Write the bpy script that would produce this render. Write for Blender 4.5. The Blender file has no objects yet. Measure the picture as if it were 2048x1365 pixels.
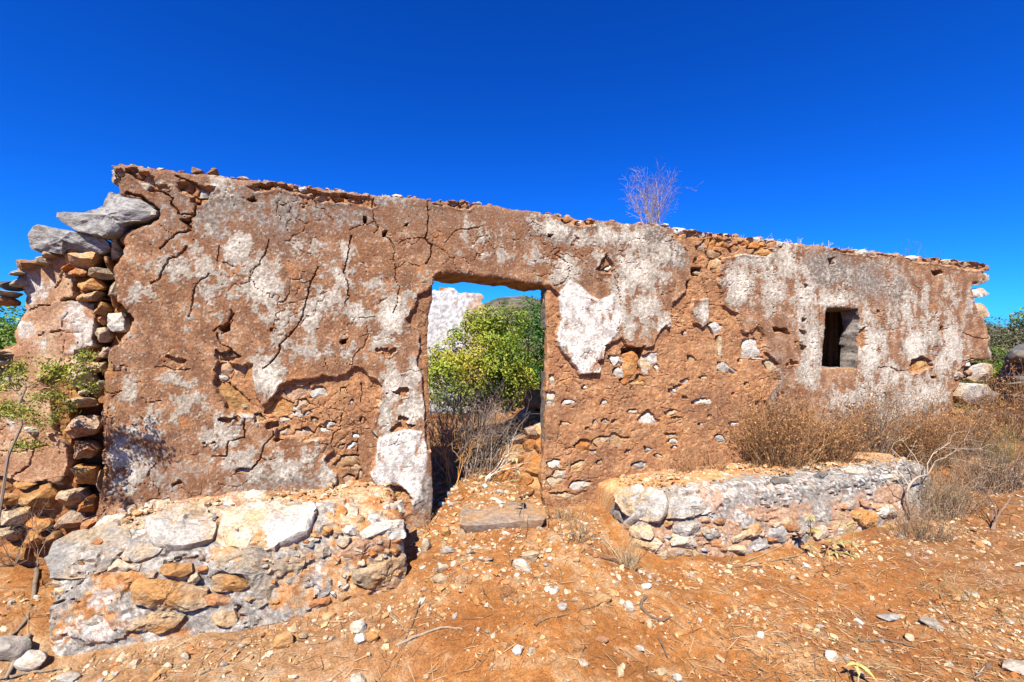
import bpy, bmesh, math, random
import numpy as np
from mathutils import Vector
from mathutils.bvhtree import BVHTree

# ---------------------------------------------------------------- camera, sky, sun, exposure
SC = bpy.context.scene
COL = SC.collection
FPX, CX, HY, EYE = 910.0, 1024.0, 690.0, 1.27      # focal length in photo pixels, centre column, horizon row, eye height

cam_d = bpy.data.cameras.new('camera')
cam_d.sensor_width = 36.0
cam_d.lens = 36.0 * FPX / 2048.0
cam_d.shift_y = (HY - 682.5) / 2048.0
cam_d.clip_start = 0.05
cam_d.clip_end = 9000.0
cam = bpy.data.objects.new('camera', cam_d)
COL.objects.link(cam)
cam.location = (0, 0, EYE)
cam.rotation_euler = (math.radians(90), 0, 0)
SC.camera = cam

WALL_ANG = math.radians(20.0)
SUN_ELEV = math.radians(52.0)
SUN_SIDE = math.radians(32.0)                       # sun stands this far left of the wall's normal
# unit vector from the scene towards the sun
_nx, _ny = math.sin(WALL_ANG), -math.cos(WALL_ANG)  # wall normal, towards the camera
np.seterr(over='ignore')
_a = math.atan2(_ny, _nx) - SUN_SIDE
SUN_DIR = Vector((math.cos(SUN_ELEV) * math.cos(_a), math.cos(SUN_ELEV) * math.sin(_a), math.sin(SUN_ELEV)))

world = bpy.data.worlds.new('World')
SC.world = world
world.use_nodes = True
wn, wl = world.node_tree.nodes, world.node_tree.links
wn.clear()
w_out = wn.new('ShaderNodeOutputWorld')
w_bg = wn.new('ShaderNodeBackground')
w_sky = wn.new('ShaderNodeTexSky')
w_sky.sky_type = 'NISHITA'
w_sky.sun_disc = False
w_sky.sun_elevation = SUN_ELEV
w_sky.sun_rotation = math.atan2(SUN_DIR.x, SUN_DIR.y)
w_sky.altitude = 200.0
w_sky.air_density = 1.0
w_sky.dust_density = 0.3
w_sky.ozone_density = 3.0
w_gam = wn.new('ShaderNodeGamma')
w_gam.inputs['Gamma'].default_value = 1.24
w_hsv = wn.new('ShaderNodeHueSaturation')
w_hsv.inputs['Hue'].default_value = 0.5
w_hsv.inputs['Saturation'].default_value = 1.2
w_hsv.inputs['Value'].default_value = 1.0
w_bg.inputs['Strength'].default_value = 0.0325
wl.new(w_sky.outputs['Color'], w_gam.inputs['Color'])
wl.new(w_gam.outputs['Color'], w_hsv.inputs['Color'])
w_tint = wn.new('ShaderNodeMix')                    # the deep polarised blue of the photograph
w_tint.data_type = 'RGBA'
w_tint.blend_type = 'MULTIPLY'
w_tint.inputs['Factor'].default_value = 1.0
w_tint.inputs['B'].default_value = (0.10, 0.67, 1.55, 1)
wl.new(w_hsv.outputs['Color'], w_tint.inputs['A'])
wl.new(w_tint.outputs['Result'], w_bg.inputs['Color'])
wl.new(w_bg.outputs['Background'], w_out.inputs['Surface'])

sun_d = bpy.data.lights.new('sun', 'SUN')
sun_d.energy = 5.0
sun_d.angle = math.radians(0.53)
sun_d.color = (1.0, 0.95, 0.86)
sun = bpy.data.objects.new('sun', sun_d)
COL.objects.link(sun)
sun.rotation_euler = SUN_DIR.to_track_quat('Z', 'Y').to_euler()
sun.location = (0, 0, 20)

vs = SC.view_settings
vs.view_transform = 'Standard'
vs.look = 'None'
vs.exposure = 1.45
vs.gamma = 1.0
vs.use_curve_mapping = False
SC.cycles.max_bounces = 6
SC.cycles.diffuse_bounces = 3

random.seed(7)
RNG = np.random.default_rng(7)

# ---------------------------------------------------------------- numeric helpers
def _h2(ix, iy, seed):
    h = (ix.astype(np.int64) * 374761393 + iy.astype(np.int64) * 668265263 + seed * 1274126177) & 0xFFFFFFFF
    h = ((h ^ (h >> 13)) * 1274126177) & 0xFFFFFFFF
    h = h ^ (h >> 16)
    return (h & 0xFFFFFF) / float(0x1000000)

def _h3(ix, iy, iz, seed):
    return _h2(ix + iz * 7919, iy + iz * 104729, seed)

_GA = np.random.default_rng(1234).uniform(0, 2 * math.pi, 4096)
_GXY = np.stack([np.cos(_GA), np.sin(_GA)], -1).astype(np.float32)
def noise2(x, y, seed=0):
    """gradient noise, about -1..1"""
    x = np.asarray(x, float); y = np.asarray(y, float)
    ix, iy = np.floor(x), np.floor(y)
    fx, fy = (x - ix).astype(np.float32), (y - iy).astype(np.float32)
    hx = ix.astype(np.int64).astype(np.uint32) * np.uint32(374761393) + np.uint32((seed * 1274126177) & 0xFFFFFFFF)
    hy = iy.astype(np.int64).astype(np.uint32) * np.uint32(668265263)
    hx1, hy1 = hx + np.uint32(374761393), hy + np.uint32(668265263)
    ux, uy = fx * fx * fx * (fx * (fx * 6 - 15) + 10), fy * fy * fy * (fy * (fy * 6 - 15) + 10)
    def g(h, ax, ay):
        h = (h ^ (h >> np.uint32(13))) * np.uint32(1274126177)
        v = _GXY[(h >> np.uint32(16)) & np.uint32(4095)]
        return v[..., 0] * ax + v[..., 1] * ay
    a0, a1 = g(hx + hy, fx, fy), g(hx1 + hy, fx - 1, fy)
    b0, b1 = g(hx + hy1, fx, fy - 1), g(hx1 + hy1, fx - 1, fy - 1)
    n0 = a0 + ux * (a1 - a0)
    n1 = b0 + ux * (b1 - b0)
    return (n0 + uy * (n1 - n0)) * 1.5

def fbm(x, y, octv=4, seed=0, gain=0.5):
    t, a, s = 0.0, 1.0, 0.0
    for k in range(octv):
        t = t + a * noise2(x * 2.03 ** k + 17.3 * k, y * 2.03 ** k - 9.1 * k, seed + k)
        s += a
        a *= gain
    return t / s * 1.3

def noise3(p, seed=0):
    """value noise on an (N,3) array, -1..1"""
    i = np.floor(p)
    f = p - i
    u = f * f * (3 - 2 * f)
    r = 0.0
    for dx in (0, 1):
        for dy in (0, 1):
            for dz in (0, 1):
                w = (u[:, 0] if dx else 1 - u[:, 0]) * (u[:, 1] if dy else 1 - u[:, 1]) * (u[:, 2] if dz else 1 - u[:, 2])
                r = r + w * _h3(i[:, 0] + dx, i[:, 1] + dy, i[:, 2] + dz, seed)
    return r * 2 - 1

def voronoi(x, y, seed=0):
    """F1, F2 and the cell's random value"""
    ix, iy = np.floor(x), np.floor(y)
    f1 = np.full(x.shape, 9.0); f2 = np.full(x.shape, 9.0); cid = np.zeros(x.shape)
    for ox in (-1, 0, 1):
        for oy in (-1, 0, 1):
            cx, cy = ix + ox, iy + oy
            px, py = cx + _h2(cx, cy, seed), cy + _h2(cx, cy, seed + 51)
            d = np.hypot(x - px, y - py)
            c = _h2(cx, cy, seed + 99)
            near = d < f1
            f2 = np.where(near, f1, np.minimum(f2, d))
            cid = np.where(near, c, cid)
            f1 = np.where(near, d, f1)
    return f1, f2, cid

def sstep(a, b, x):
    t = np.clip((x - a) / (b - a), 0, 1)
    return t * t * (3 - 2 * t)

def lerp(a, b, t):
    return a + (b - a) * t

def mixc(c0, c1, t):
    t = np.asarray(t)[..., None]
    return np.asarray(c0) * (1 - t) + np.asarray(c1) * t

def poly_sdf(x, y, poly):
    """signed distance to a polygon, negative inside"""
    poly = np.asarray(poly, float)
    d = np.full(x.shape, 1e9)
    inside = np.zeros(x.shape, bool)
    n = len(poly)
    for i in range(n):
        ax, ay = poly[i]; bx, by = poly[(i + 1) % n]
        ex, ey = bx - ax, by - ay
        L = ex * ex + ey * ey + 1e-12
        t = np.clip(((x - ax) * ex + (y - ay) * ey) / L, 0, 1)
        dd = (x - ax - t * ex) ** 2 + (y - ay - t * ey) ** 2
        d = np.minimum(d, dd)
        if ay != by:
            c = ((ay > y) != (by > y)) & (x < (bx - ax) * (y - ay) / (by - ay) + ax)
            inside ^= c
    d = np.sqrt(d)
    return np.where(inside, -d, d)

def poly_mask_box(x, y, poly, pad):
    p = np.asarray(poly)
    return (x > p[:, 0].min() - pad) & (x < p[:, 0].max() + pad) & (y > p[:, 1].min() - pad) & (y < p[:, 1].max() + pad)

def sdf_local(x, y, poly, pad=0.3):
    out = np.full(x.shape, pad)
    m = poly_mask_box(x, y, poly, pad)
    if m.any():
        out[m] = np.minimum(poly_sdf(x[m], y[m], poly), pad)
    return out

def line_dist(x, y, pts, pad=0.06):
    out = np.full(x.shape, 9.0)
    for (ax, ay), (bx, by) in zip(pts[:-1], pts[1:]):
        m = (x > min(ax, bx) - pad) & (x < max(ax, bx) + pad) & (y > min(ay, by) - pad) & (y < max(ay, by) + pad)
        if not m.any():
            continue
        xs, ys = x[m], y[m]
        ex, ey = bx - ax, by - ay
        t = np.clip(((xs - ax) * ex + (ys - ay) * ey) / (ex * ex + ey * ey + 1e-12), 0, 1)
        out[m] = np.minimum(out[m], np.hypot(xs - ax - t * ex, ys - ay - t * ey))
    return out

# ---------------------------------------------------------------- the wall's own frame: s along it, d in front of it, z up
CW, SW = math.cos(WALL_ANG), math.sin(WALL_ANG)
D0 = 3.65
def P(s, d, z):
    s = np.asarray(s, float)
    d = np.asarray(d, float)
    z = np.asarray(z, float)
    s, d, z = np.broadcast_arrays(s, d, z)
    return np.stack([s * CW + d * SW, D0 + s * SW - d * CW, z], -1)

def to_sd(x, y):
    yy = y - D0
    return x * CW + yy * SW, x * SW - yy * CW

WD = [0.0]                                         # plane offset in use
def on_wall(px, py, d=None):
    """wall coordinates (s, z) of the point seen at a photo pixel, on the plane d in front of the wall"""
    d = WD[0] if d is None else d
    px = np.asarray(px, float); py = np.asarray(py, float)
    rx, rz = (px - CX) / FPX, (HY - py) / FPX
    lam = (D0 * CW - d) / (-SW * rx + CW)
    x, y = lam * rx, lam
    s = x * CW + (y - D0) * SW
    return s, EYE + lam * rz

def wpoly(pts, d=None):
    a = np.asarray(pts, float)
    s, z = on_wall(a[:, 0], a[:, 1], d)
    return np.stack([s, z], -1)

def pix_ray(px, py):
    return Vector(((px - CX) / FPX, 1.0, (HY - py) / FPX)).normalized()

CAMV = Vector((0, 0, EYE))

# ---------------------------------------------------------------- objects
def set_props(o, label=None, cat=None, group=None, kind=None):
    if label: o['label'] = label
    if cat: o['category'] = cat
    if group: o['group'] = group
    if kind: o['kind'] = kind
    return o

def mesh_from(name, verts, faces, colors=None, smooth=True, sharp=None):
    """faces: list of int arrays, each (M,3) or (M,4)"""
    me = bpy.data.meshes.new(name)
    verts = np.asarray(verts, np.float32)
    if isinstance(faces, np.ndarray):
        faces = [faces]
    faces = [np.asarray(f, np.int32) for f in faces if len(f)]
    me.vertices.add(len(verts))
    me.vertices.foreach_set('co', verts.ravel())
    nl = sum(f.size for f in faces)
    nf = sum(len(f) for f in faces)
    me.loops.add(nl)
    me.loops.foreach_set('vertex_index', np.concatenate([f.ravel() for f in faces]))
    me.polygons.add(nf)
    starts, o = [], 0
    for f in faces:
        k = f.shape[1]
        starts.append(o + np.arange(len(f)) * k)
        o += f.size
    me.polygons.foreach_set('loop_start', np.concatenate(starts).astype(np.int32))
    me.polygons.foreach_set('use_smooth', np.full(nf, bool(smooth)))
    if colors is not None:
        at = me.attributes.new('Col', 'FLOAT_COLOR', 'POINT')
        c = np.ones((len(verts), 4), np.float32)
        c[:, :3] = np.clip(colors, 0, 1)
        at.data.foreach_set('color', c.ravel())
    me.update(calc_edges=True)
    if sharp is not None:
        me.set_sharp_from_angle(angle=math.radians(sharp))
    return me

def put(name, verts, faces, mat, parent=None, loc=None, colors=None, smooth=True, sharp=None):
    """one mesh object; verts are world coordinates, loc its origin (a parent's origin is used when it has one)"""
    verts = np.asarray(verts, float)
    if parent is not None:
        org, up = np.zeros(3), parent
        while up is not None:
            org = org + np.asarray(up.location); up = up.parent
    else:
        org = (np.asarray(loc, float) if loc is not None else np.array([verts[:, 0].mean(), verts[:, 1].mean(), verts[:, 2].min()]))
    me = mesh_from(name, verts - org, faces, colors, smooth, sharp)
    me.materials.append(mat)
    o = bpy.data.objects.new(name, me)
    COL.objects.link(o)
    if parent is not None:
        o.parent = parent
    else:
        o.location = org
    return o

def thing(name, loc, label, cat, group=None, kind=None):
    o = bpy.data.objects.new(name, None)
    COL.objects.link(o)
    o.location = loc
    o.empty_display_size = 0.1
    return set_props(o, label, cat, group, kind)

class MB:
    """collects triangles and quads with colours"""
    def __init__(self):
        self.v, self.t, self.q, self.c, self.n = [], [], [], [], 0
    def add(self, v, f, c):
        v = np.asarray(v, float).reshape(-1, 3)
        f = np.asarray(f)
        c = np.asarray(c, float)
        if c.ndim == 1:
            c = np.tile(c, (len(v), 1))
        self.v.append(v); self.c.append(c)
        (self.t if f.shape[1] == 3 else self.q).append(f + self.n)
        self.n += len(v)
    def build(self, name, mat, parent=None, loc=None, smooth=True):
        fs = []
        if self.t: fs.append(np.concatenate(self.t))
        if self.q: fs.append(np.concatenate(self.q))
        return put(name, np.concatenate(self.v), fs, mat, parent, loc, np.concatenate(self.c), smooth)

def segs_to_tubes(mb, A, B, ra, rb, col, sides=3):
    """each row of A,B one tapered prism"""
    A = np.asarray(A, float); B = np.asarray(B, float)
    n = len(A)
    if n == 0: return
    ra = np.broadcast_to(np.asarray(ra, float), (n,)); rb = np.broadcast_to(np.asarray(rb, float), (n,))
    t = B - A
    t /= np.linalg.norm(t, axis=1, keepdims=True) + 1e-9
    ref = np.where(np.abs(t[:, 2:3]) < 0.9, np.array([[0, 0, 1.0]]), np.array([[1.0, 0, 0]]))
    u = np.cross(t, ref); u /= np.linalg.norm(u, axis=1, keepdims=True) + 1e-9
    w = np.cross(t, u)
    ang = np.arange(sides) * 2 * math.pi / sides
    ring = np.cos(ang)[None, :, None] * u[:, None, :] + np.sin(ang)[None, :, None] * w[:, None, :]
    va = A[:, None, :] + ring * ra[:, None, None]
    vb = B[:, None, :] + ring * rb[:, None, None]
    v = np.concatenate([va, vb], 1)                     # n, 2*sides, 3
    k = np.arange(sides)
    f = np.stack([k, (k + 1) % sides, (k + 1) % sides + sides, k + sides], -1)
    F = (np.arange(n) * 2 * sides)[:, None, None] + f[None]
    col = np.asarray(col, float)
    c = np.repeat(col, 2 * sides, axis=0) if col.ndim == 2 else np.tile(col, (n * 2 * sides, 1))
    mb.add(v.reshape(-1, 3), F.reshape(-1, 4), c)

def polyline_tube(mb, pts, r0, r1, col, sides=5):
    pts = np.asarray(pts, float)
    n = len(pts)
    t = np.gradient(pts, axis=0)
    t /= np.linalg.norm(t, axis=1, keepdims=True) + 1e-9
    ref = np.array([0.31, 0.17, 0.93])
    u = np.cross(t, ref); u /= np.linalg.norm(u, axis=1, keepdims=True) + 1e-9
    w = np.cross(t, u)
    r = np.linspace(r0, r1, n)
    ang = np.arange(sides) * 2 * math.pi / sides
    v = pts[:, None] + (np.cos(ang)[None, :, None] * u[:, None] + np.sin(ang)[None, :, None] * w[:, None]) * r[:, None, None]
    k = np.arange(sides)
    f = np.stack([k, (k + 1) % sides, (k + 1) % sides + sides, k + sides], -1)
    F = (np.arange(n - 1) * sides)[:, None, None] + f[None]
    mb.add(v.reshape(-1, 3), F.reshape(-1, 4), col)

def add_leaves(mb, C, N, size, aspect, col, fold=0.0):
    """rhombus leaves at C, facing N, long side random in the plane"""
    n = len(C)
    N = N / (np.linalg.norm(N, axis=1, keepdims=True) + 1e-9)
    r = RNG.normal(size=(n, 3))
    u = np.cross(N, r); u /= np.linalg.norm(u, axis=1, keepdims=True) + 1e-9
    w = np.cross(N, u)
    size = np.broadcast_to(np.asarray(size, float), (n,))[:, None]
    a = u * size
    b = w * size * aspect
    v = np.stack([C - a, C + b + N * fold * size, C + a, C - b + N * fold * size], 1)
    F = np.arange(n)[:, None] * 4 + np.array([[0, 1, 2, 3]])
    mb.add(v.reshape(-1, 3), F, np.repeat(col, 4, axis=0))

# ---------------------------------------------------------------- materials
def new_mat(name):
    m = bpy.data.materials.new(name)
    m.use_nodes = True
    nt = m.node_tree
    b = nt.nodes['Principled BSDF']
    b.inputs['Specular IOR Level'].default_value = 0.15
    return m, nt, b

def _noise(nt, scale, detail=5.0, rough=0.6, coord='Object', vec=None):
    n = nt.nodes.new('ShaderNodeTexNoise')
    n.inputs['Scale'].default_value = scale
    n.inputs['Detail'].default_value = detail
    n.inputs['Roughness'].default_value = rough
    if vec is None:
        tc = nt.nodes.new('ShaderNodeTexCoord')
        vec = tc.outputs[coord]
    nt.links.new(vec, n.inputs['Vector'])
    return n

def _ramp(nt, fac, stops):
    r = nt.nodes.new('ShaderNodeValToRGB')
    el = r.color_ramp.elements
    while len(el) < len(stops):
        el.new(0.5)
    for e, (p, c) in zip(el, stops):
        e.position = p
        e.color = (c[0], c[1], c[2], 1) if len(c) == 3 else c
    nt.links.new(fac, r.inputs['Fac'])
    return r

def _mix(nt, a, b, fac, mode='MIX'):
    m = nt.nodes.new('ShaderNodeMix')
    m.data_type = 'RGBA'
    m.blend_type = mode
    for sock, val in ((m.inputs['A'], a), (m.inputs['B'], b), (m.inputs['Factor'], fac)):
        if hasattr(val, 'is_output'):
            nt.links.new(val, sock)
        elif isinstance(val, (int, float)):
            sock.default_value = val
        else:
            sock.default_value = (val[0], val[1], val[2], 1)
    return m.outputs['Result']

def _bump(nt, b, parts):
    """parts: (height socket, strength, distance) chained"""
    prev = None
    for h, st, di in parts:
        bp = nt.nodes.new('ShaderNodeBump')
        bp.inputs['Strength'].default_value = st
        bp.inputs['Distance'].default_value = di
        nt.links.new(h, bp.inputs['Height'])
        if prev is not None:
            nt.links.new(prev, bp.inputs['Normal'])
        prev = bp.outputs['Normal']
    nt.links.new(prev, b.inputs['Normal'])

def mat_vcol(name, rough=0.95, fine=120.0, lo=0.7, hi=1.25, bump=0.5, dist=0.006, mid=28.0):
    """a mesh's own colour attribute broken up by fine grain, with grain relief"""
    m, nt, b = new_mat(name)
    b.inputs['Roughness'].default_value = rough
    at = nt.nodes.new('ShaderNodeAttribute')
    at.attribute_name = 'Col'
    n1 = _noise(nt, fine, 3.0, 0.7)
    n2 = _noise(nt, mid, 5.0, 0.65)
    r1 = _ramp(nt, n1.outputs['Fac'], [(0.32, (lo * .56,) * 3), (0.70, (hi * .62,) * 3)])
    r2 = _ramp(nt, n2.outputs['Fac'], [(0.32, (lo * 1.08, lo * 1.04, lo)), (0.70, (hi * 0.95,) * 3)])
    c = _mix(nt, at.outputs['Color'], r1.outputs['Color'], 1.0, 'MULTIPLY')
    c = _mix(nt, c, r2.outputs['Color'], 0.8, 'MULTIPLY')
    nt.links.new(c, b.inputs['Base Color'])
    n3 = _noise(nt, fine * 2.6, 2.0, 0.8)
    _bump(nt, b, [(n2.outputs['Fac'], bump * .7, dist * 2.0), (n1.outputs['Fac'], bump, dist), (n3.outputs['Fac'], bump, dist * .6)])
    return m

def mat_stone(name, dark, mid, light, stain, stain_amt=0.5, scale=9.0, rough=0.9, bump=0.9):
    m, nt, b = new_mat(name)
    b.inputs['Roughness'].default_value = rough
    tc = nt.nodes.new('ShaderNodeTexCoord')
    oi = nt.nodes.new('ShaderNodeObjectInfo')
    add = nt.nodes.new('ShaderNodeVectorMath'); add.operation = 'ADD'
    mul = nt.nodes.new('ShaderNodeVectorMath'); mul.operation = 'SCALE'
    cmb = nt.nodes.new('ShaderNodeCombineXYZ')
    for k in ('X', 'Y', 'Z'):
        nt.links.new(oi.outputs['Random'], cmb.inputs[k])
    nt.links.new(cmb.outputs['Vector'], mul.inputs[0]); mul.inputs['Scale'].default_value = 37.0
    nt.links.new(tc.outputs['Object'], add.inputs[0]); nt.links.new(mul.outputs['Vector'], add.inputs[1])
    mp = nt.nodes.new('ShaderNodeMapping')           # faint bedding: stretched along the flat of the stone
    mp.inputs['Scale'].default_value = (0.9, 0.9, 1.35)
    nt.links.new(add.outputs['Vector'], mp.inputs['Vector'])
    v = mp.outputs['Vector']
    n1 = _noise(nt, scale, 7.0, 0.68, vec=v)
    n2 = _noise(nt, scale * 0.45, 4.0, 0.6, vec=v)
    n3 = _noise(nt, scale * 7, 4.0, 0.7, vec=v)
    base = _ramp(nt, n1.outputs['Fac'], [(0.28, dark), (0.5, mid), (0.72, light)])
    st = _ramp(nt, n2.outputs['Fac'], [(0.5 - 0.12 * stain_amt, (0, 0, 0)), (0.62, (1, 1, 1))])
    c = _mix(nt, base.outputs['Color'], stain, st.outputs['Color'])
    sp = _ramp(nt, n3.outputs['Fac'], [(0.32, (0.34,) * 3), (0.68, (0.80,) * 3)])
    c = _mix(nt, c, sp.outputs['Color'], 1.0, 'MULTIPLY')
    rb = _ramp(nt, oi.outputs['Random'], [(0.0, (0.82, 0.8, 0.78)), (1.0, (1.15, 1.15, 1.15))])
    c = _mix(nt, c, rb.outputs['Color'], 1.0, 'MULTIPLY')
    nt.links.new(c, b.inputs['Base Color'])
    _bump(nt, b, [(n1.outputs['Fac'], bump, 0.03), (n3.outputs['Fac'], bump * 0.8, 0.005)])
    return m

def mat_leaf(name, trans=0.3, rough=0.6):
    m, nt, b = new_mat(name)
    b.inputs['Roughness'].default_value = rough
    b.inputs['Specular IOR Level'].default_value = 0.3
    at = nt.nodes.new('ShaderNodeAttribute'); at.attribute_name = 'Col'
    nt.links.new(at.outputs['Color'], b.inputs['Base Color'])
    if trans > 0:
        tr = nt.nodes.new('ShaderNodeBsdfTranslucent')
        nt.links.new(at.outputs['Color'], tr.inputs['Color'])
        mx = nt.nodes.new('ShaderNodeMixShader')
        mx.inputs['Fac'].default_value = trans
        nt.links.new(b.outputs['BSDF'], mx.inputs[1]); nt.links.new(tr.outputs['BSDF'], mx.inputs[2])
        nt.links.new(mx.outputs['Shader'], nt.nodes['Material Output'].inputs['Surface'])
    return m

M_PLASTER = mat_vcol('wall_plaster', fine=170, lo=0.62, hi=1.46, bump=0.75, dist=0.0035, mid=62)
M_EARTH = mat_vcol('mud_mortar', fine=130, lo=0.58, hi=1.34, bump=0.8, dist=0.006, mid=40)
M_GROUND = mat_vcol('dry_earth', fine=110, lo=0.54, hi=1.22, bump=0.85, dist=0.006, mid=28)
M_HILL = mat_vcol('hillside', fine=0.08, lo=0.6, hi=1.3, bump=0.2, dist=1.0, mid=0.02)
M_WOOD = mat_vcol('dry_wood', fine=150, lo=0.7, hi=1.2, bump=0.3, dist=0.002, mid=40)
M_TWIG = mat_leaf('dry_twigs', trans=0.0, rough=0.8)
M_DRY = mat_leaf('dry_stalks', trans=0.2, rough=0.8)
M_LEAF = mat_leaf('green_leaves', trans=0.3, rough=0.5)
M_GRIT = mat_vcol('grit', fine=90, lo=0.75, hi=1.2, bump=0.3, dist=0.003, mid=30)

ST = {
    'white': mat_stone('white_limestone', (0.46, 0.41, 0.34), (0.66, 0.61, 0.53), (0.80, 0.76, 0.69), (0.55, 0.38, 0.22), 0.25),
    'cream': mat_stone('cream_limestone', (0.34, 0.25, 0.15), (0.52, 0.40, 0.26), (0.68, 0.57, 0.41), (0.52, 0.27, 0.10), 0.7),
    'ochre': mat_stone('ochre_stone', (0.32, 0.16, 0.06), (0.52, 0.29, 0.11), (0.66, 0.43, 0.20), (0.55, 0.20, 0.05), 0.8),
    'orange': mat_stone('orange_stained_stone', (0.28, 0.11, 0.045), (0.46, 0.20, 0.08), (0.58, 0.31, 0.15), (0.50, 0.38, 0.27), 0.4),
    'grey': mat_stone('grey_weathered_limestone', (0.17, 0.155, 0.14), (0.34, 0.315, 0.285), (0.54, 0.505, 0.455), (0.46, 0.35, 0.23), 0.45),
    'palegrey': mat_stone('pale_grey_limestone', (0.33, 0.30, 0.265), (0.56, 0.515, 0.455), (0.76, 0.71, 0.64), (0.54, 0.39, 0.23), 0.55),
    'brown': mat_stone('brown_stone', (0.16, 0.09, 0.05), (0.30, 0.17, 0.095), (0.42, 0.28, 0.18), (0.40, 0.20, 0.08), 0.6),
    'slab': mat_stone('grey_slab', (0.17, 0.16, 0.15), (0.31, 0.295, 0.275), (0.46, 0.435, 0.40), (0.42, 0.36, 0.29), 0.2, scale=6.0, bump=.9),
    'dark': mat_stone('dark_lichened_or_shaded_stone', (0.07, 0.065, 0.062), (0.14, 0.135, 0.13), (0.25, 0.24, 0.23), (0.20, 0.16, 0.12), 0.3),  # lichened stone; doubles as painted shade on the dry-stone wall and window rubble
}
# ---------------------------------------------------------------- ground
GC = np.array([(-.2, 0, 0.0), (-.2, .4, -.06), (-.2, .9, -.19), (-.7, .5, -.12), (.4, .4, -.07), (.75, .3, -.10), (.62, .6, -.23), (.8, .74, -.34), (1.0, .95, -.36),
               (1.76, .8, -.41), (2.6, .85, -.41), (3.5, .8, -.41), (4.0, .8, -.40), (4.7, .5, -.22), (5.2, .2, -.02), (6.2, .2, .10), (6.6, -.5, .13), (7.5, .5, 0.0),
               (-.9, .7, -.25), (-1.7, .8, -.28), (-2.6, .75, -.29), (-2.9, .3, -.06), (-3.2, .5, -.12), (-3.5, 0, .02), (-1.2, 1.5, -.34),
               (.5, 1.6, -.35), (2, 1.8, -.43), (4, 1.8, -.46), (6, 1.5, -.30), (-3, 1.8, -.34), (-1, 3, -.38), (2, 3.5, -.46), (6, 4, -.4),
               (-.2, -.6, .02), (-.2, -2, .05), (2, -2, .1), (5, -2, .1), (-3, -2, .1), (7, -3, .1), (0, -5, .12), (-6, 0, .1), (9, -6, .15), (10, 1, .0), (-6, 4, -.3)])
_gx = P(GC[:, 0], GC[:, 1], GC[:, 2])
def ground_base(x, y):
    num = 0.0; den = 0.0
    for gx, gy, gz in _gx:
        w = 1.0 / (((x - gx) ** 2 + (y - gy) ** 2) + 0.05) ** 1.7
        num = num + w * gz; den = den + w
    return num / den
def ground_z(x, y):
    x = np.asarray(x, float); y = np.asarray(y, float)
    z = ground_base(x, y)
    z = z + 0.035 * fbm(x * 1.1, y * 1.1, 3, 301) + 0.014 * fbm(x * 4.5, y * 4.5, 3, 302) + 0.006 * fbm(x * 17, y * 17, 3, 303)
    return z

def ground_color(x, y):
    n1 = fbm(x * .9, y * .9, 4, 311); n2 = fbm(x * 3.1, y * 3.1, 4, 312); n3 = fbm(x * 11, y * 11, 4, 313)
    c = mixc((0.46, 0.180, 0.048), (0.60, 0.275, 0.085), sstep(-.5, .6, n2 + .4 * n3))
    c = mixc(c, (0.36, 0.135, 0.040), sstep(.0, .6, n1 + .3 * n2) * .8)
    c = mixc(c, (0.62, 0.43, 0.25), sstep(.05, .45, n3 * .9 + n2 * .5 - n1 * .5) * .55)
    s, d = to_sd(x, y)
    left = sstep(-.5, -1.6, s + .3 * n1) * sstep(.3, .7, d)
    c = mixc(c, mixc((0.50, 0.32, 0.17), (0.64, 0.48, 0.31), sstep(-.3, .4, n3 + .4 * n2)), left * .55)
    right = sstep(1.8, 4.2, s + .5 * n1) * sstep(.35, .8, d)
    c = mixc(c, mixc((0.26, 0.115, 0.045), (0.42, 0.20, 0.085), sstep(-.4, .4, n3 + .4 * n2)), right * .85)
    bare = np.exp(-(((s - 1.6) / .9) ** 2 + ((d - 1.35) / .38) ** 2)) + .8 * np.exp(-(((s + .25) / .45) ** 2 + ((d - 1.25) / .25) ** 2))
    c = mixc(c, (0.56, 0.215, 0.052), bare * .8 * sstep(-.4, .2, n2))
    return c

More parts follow.
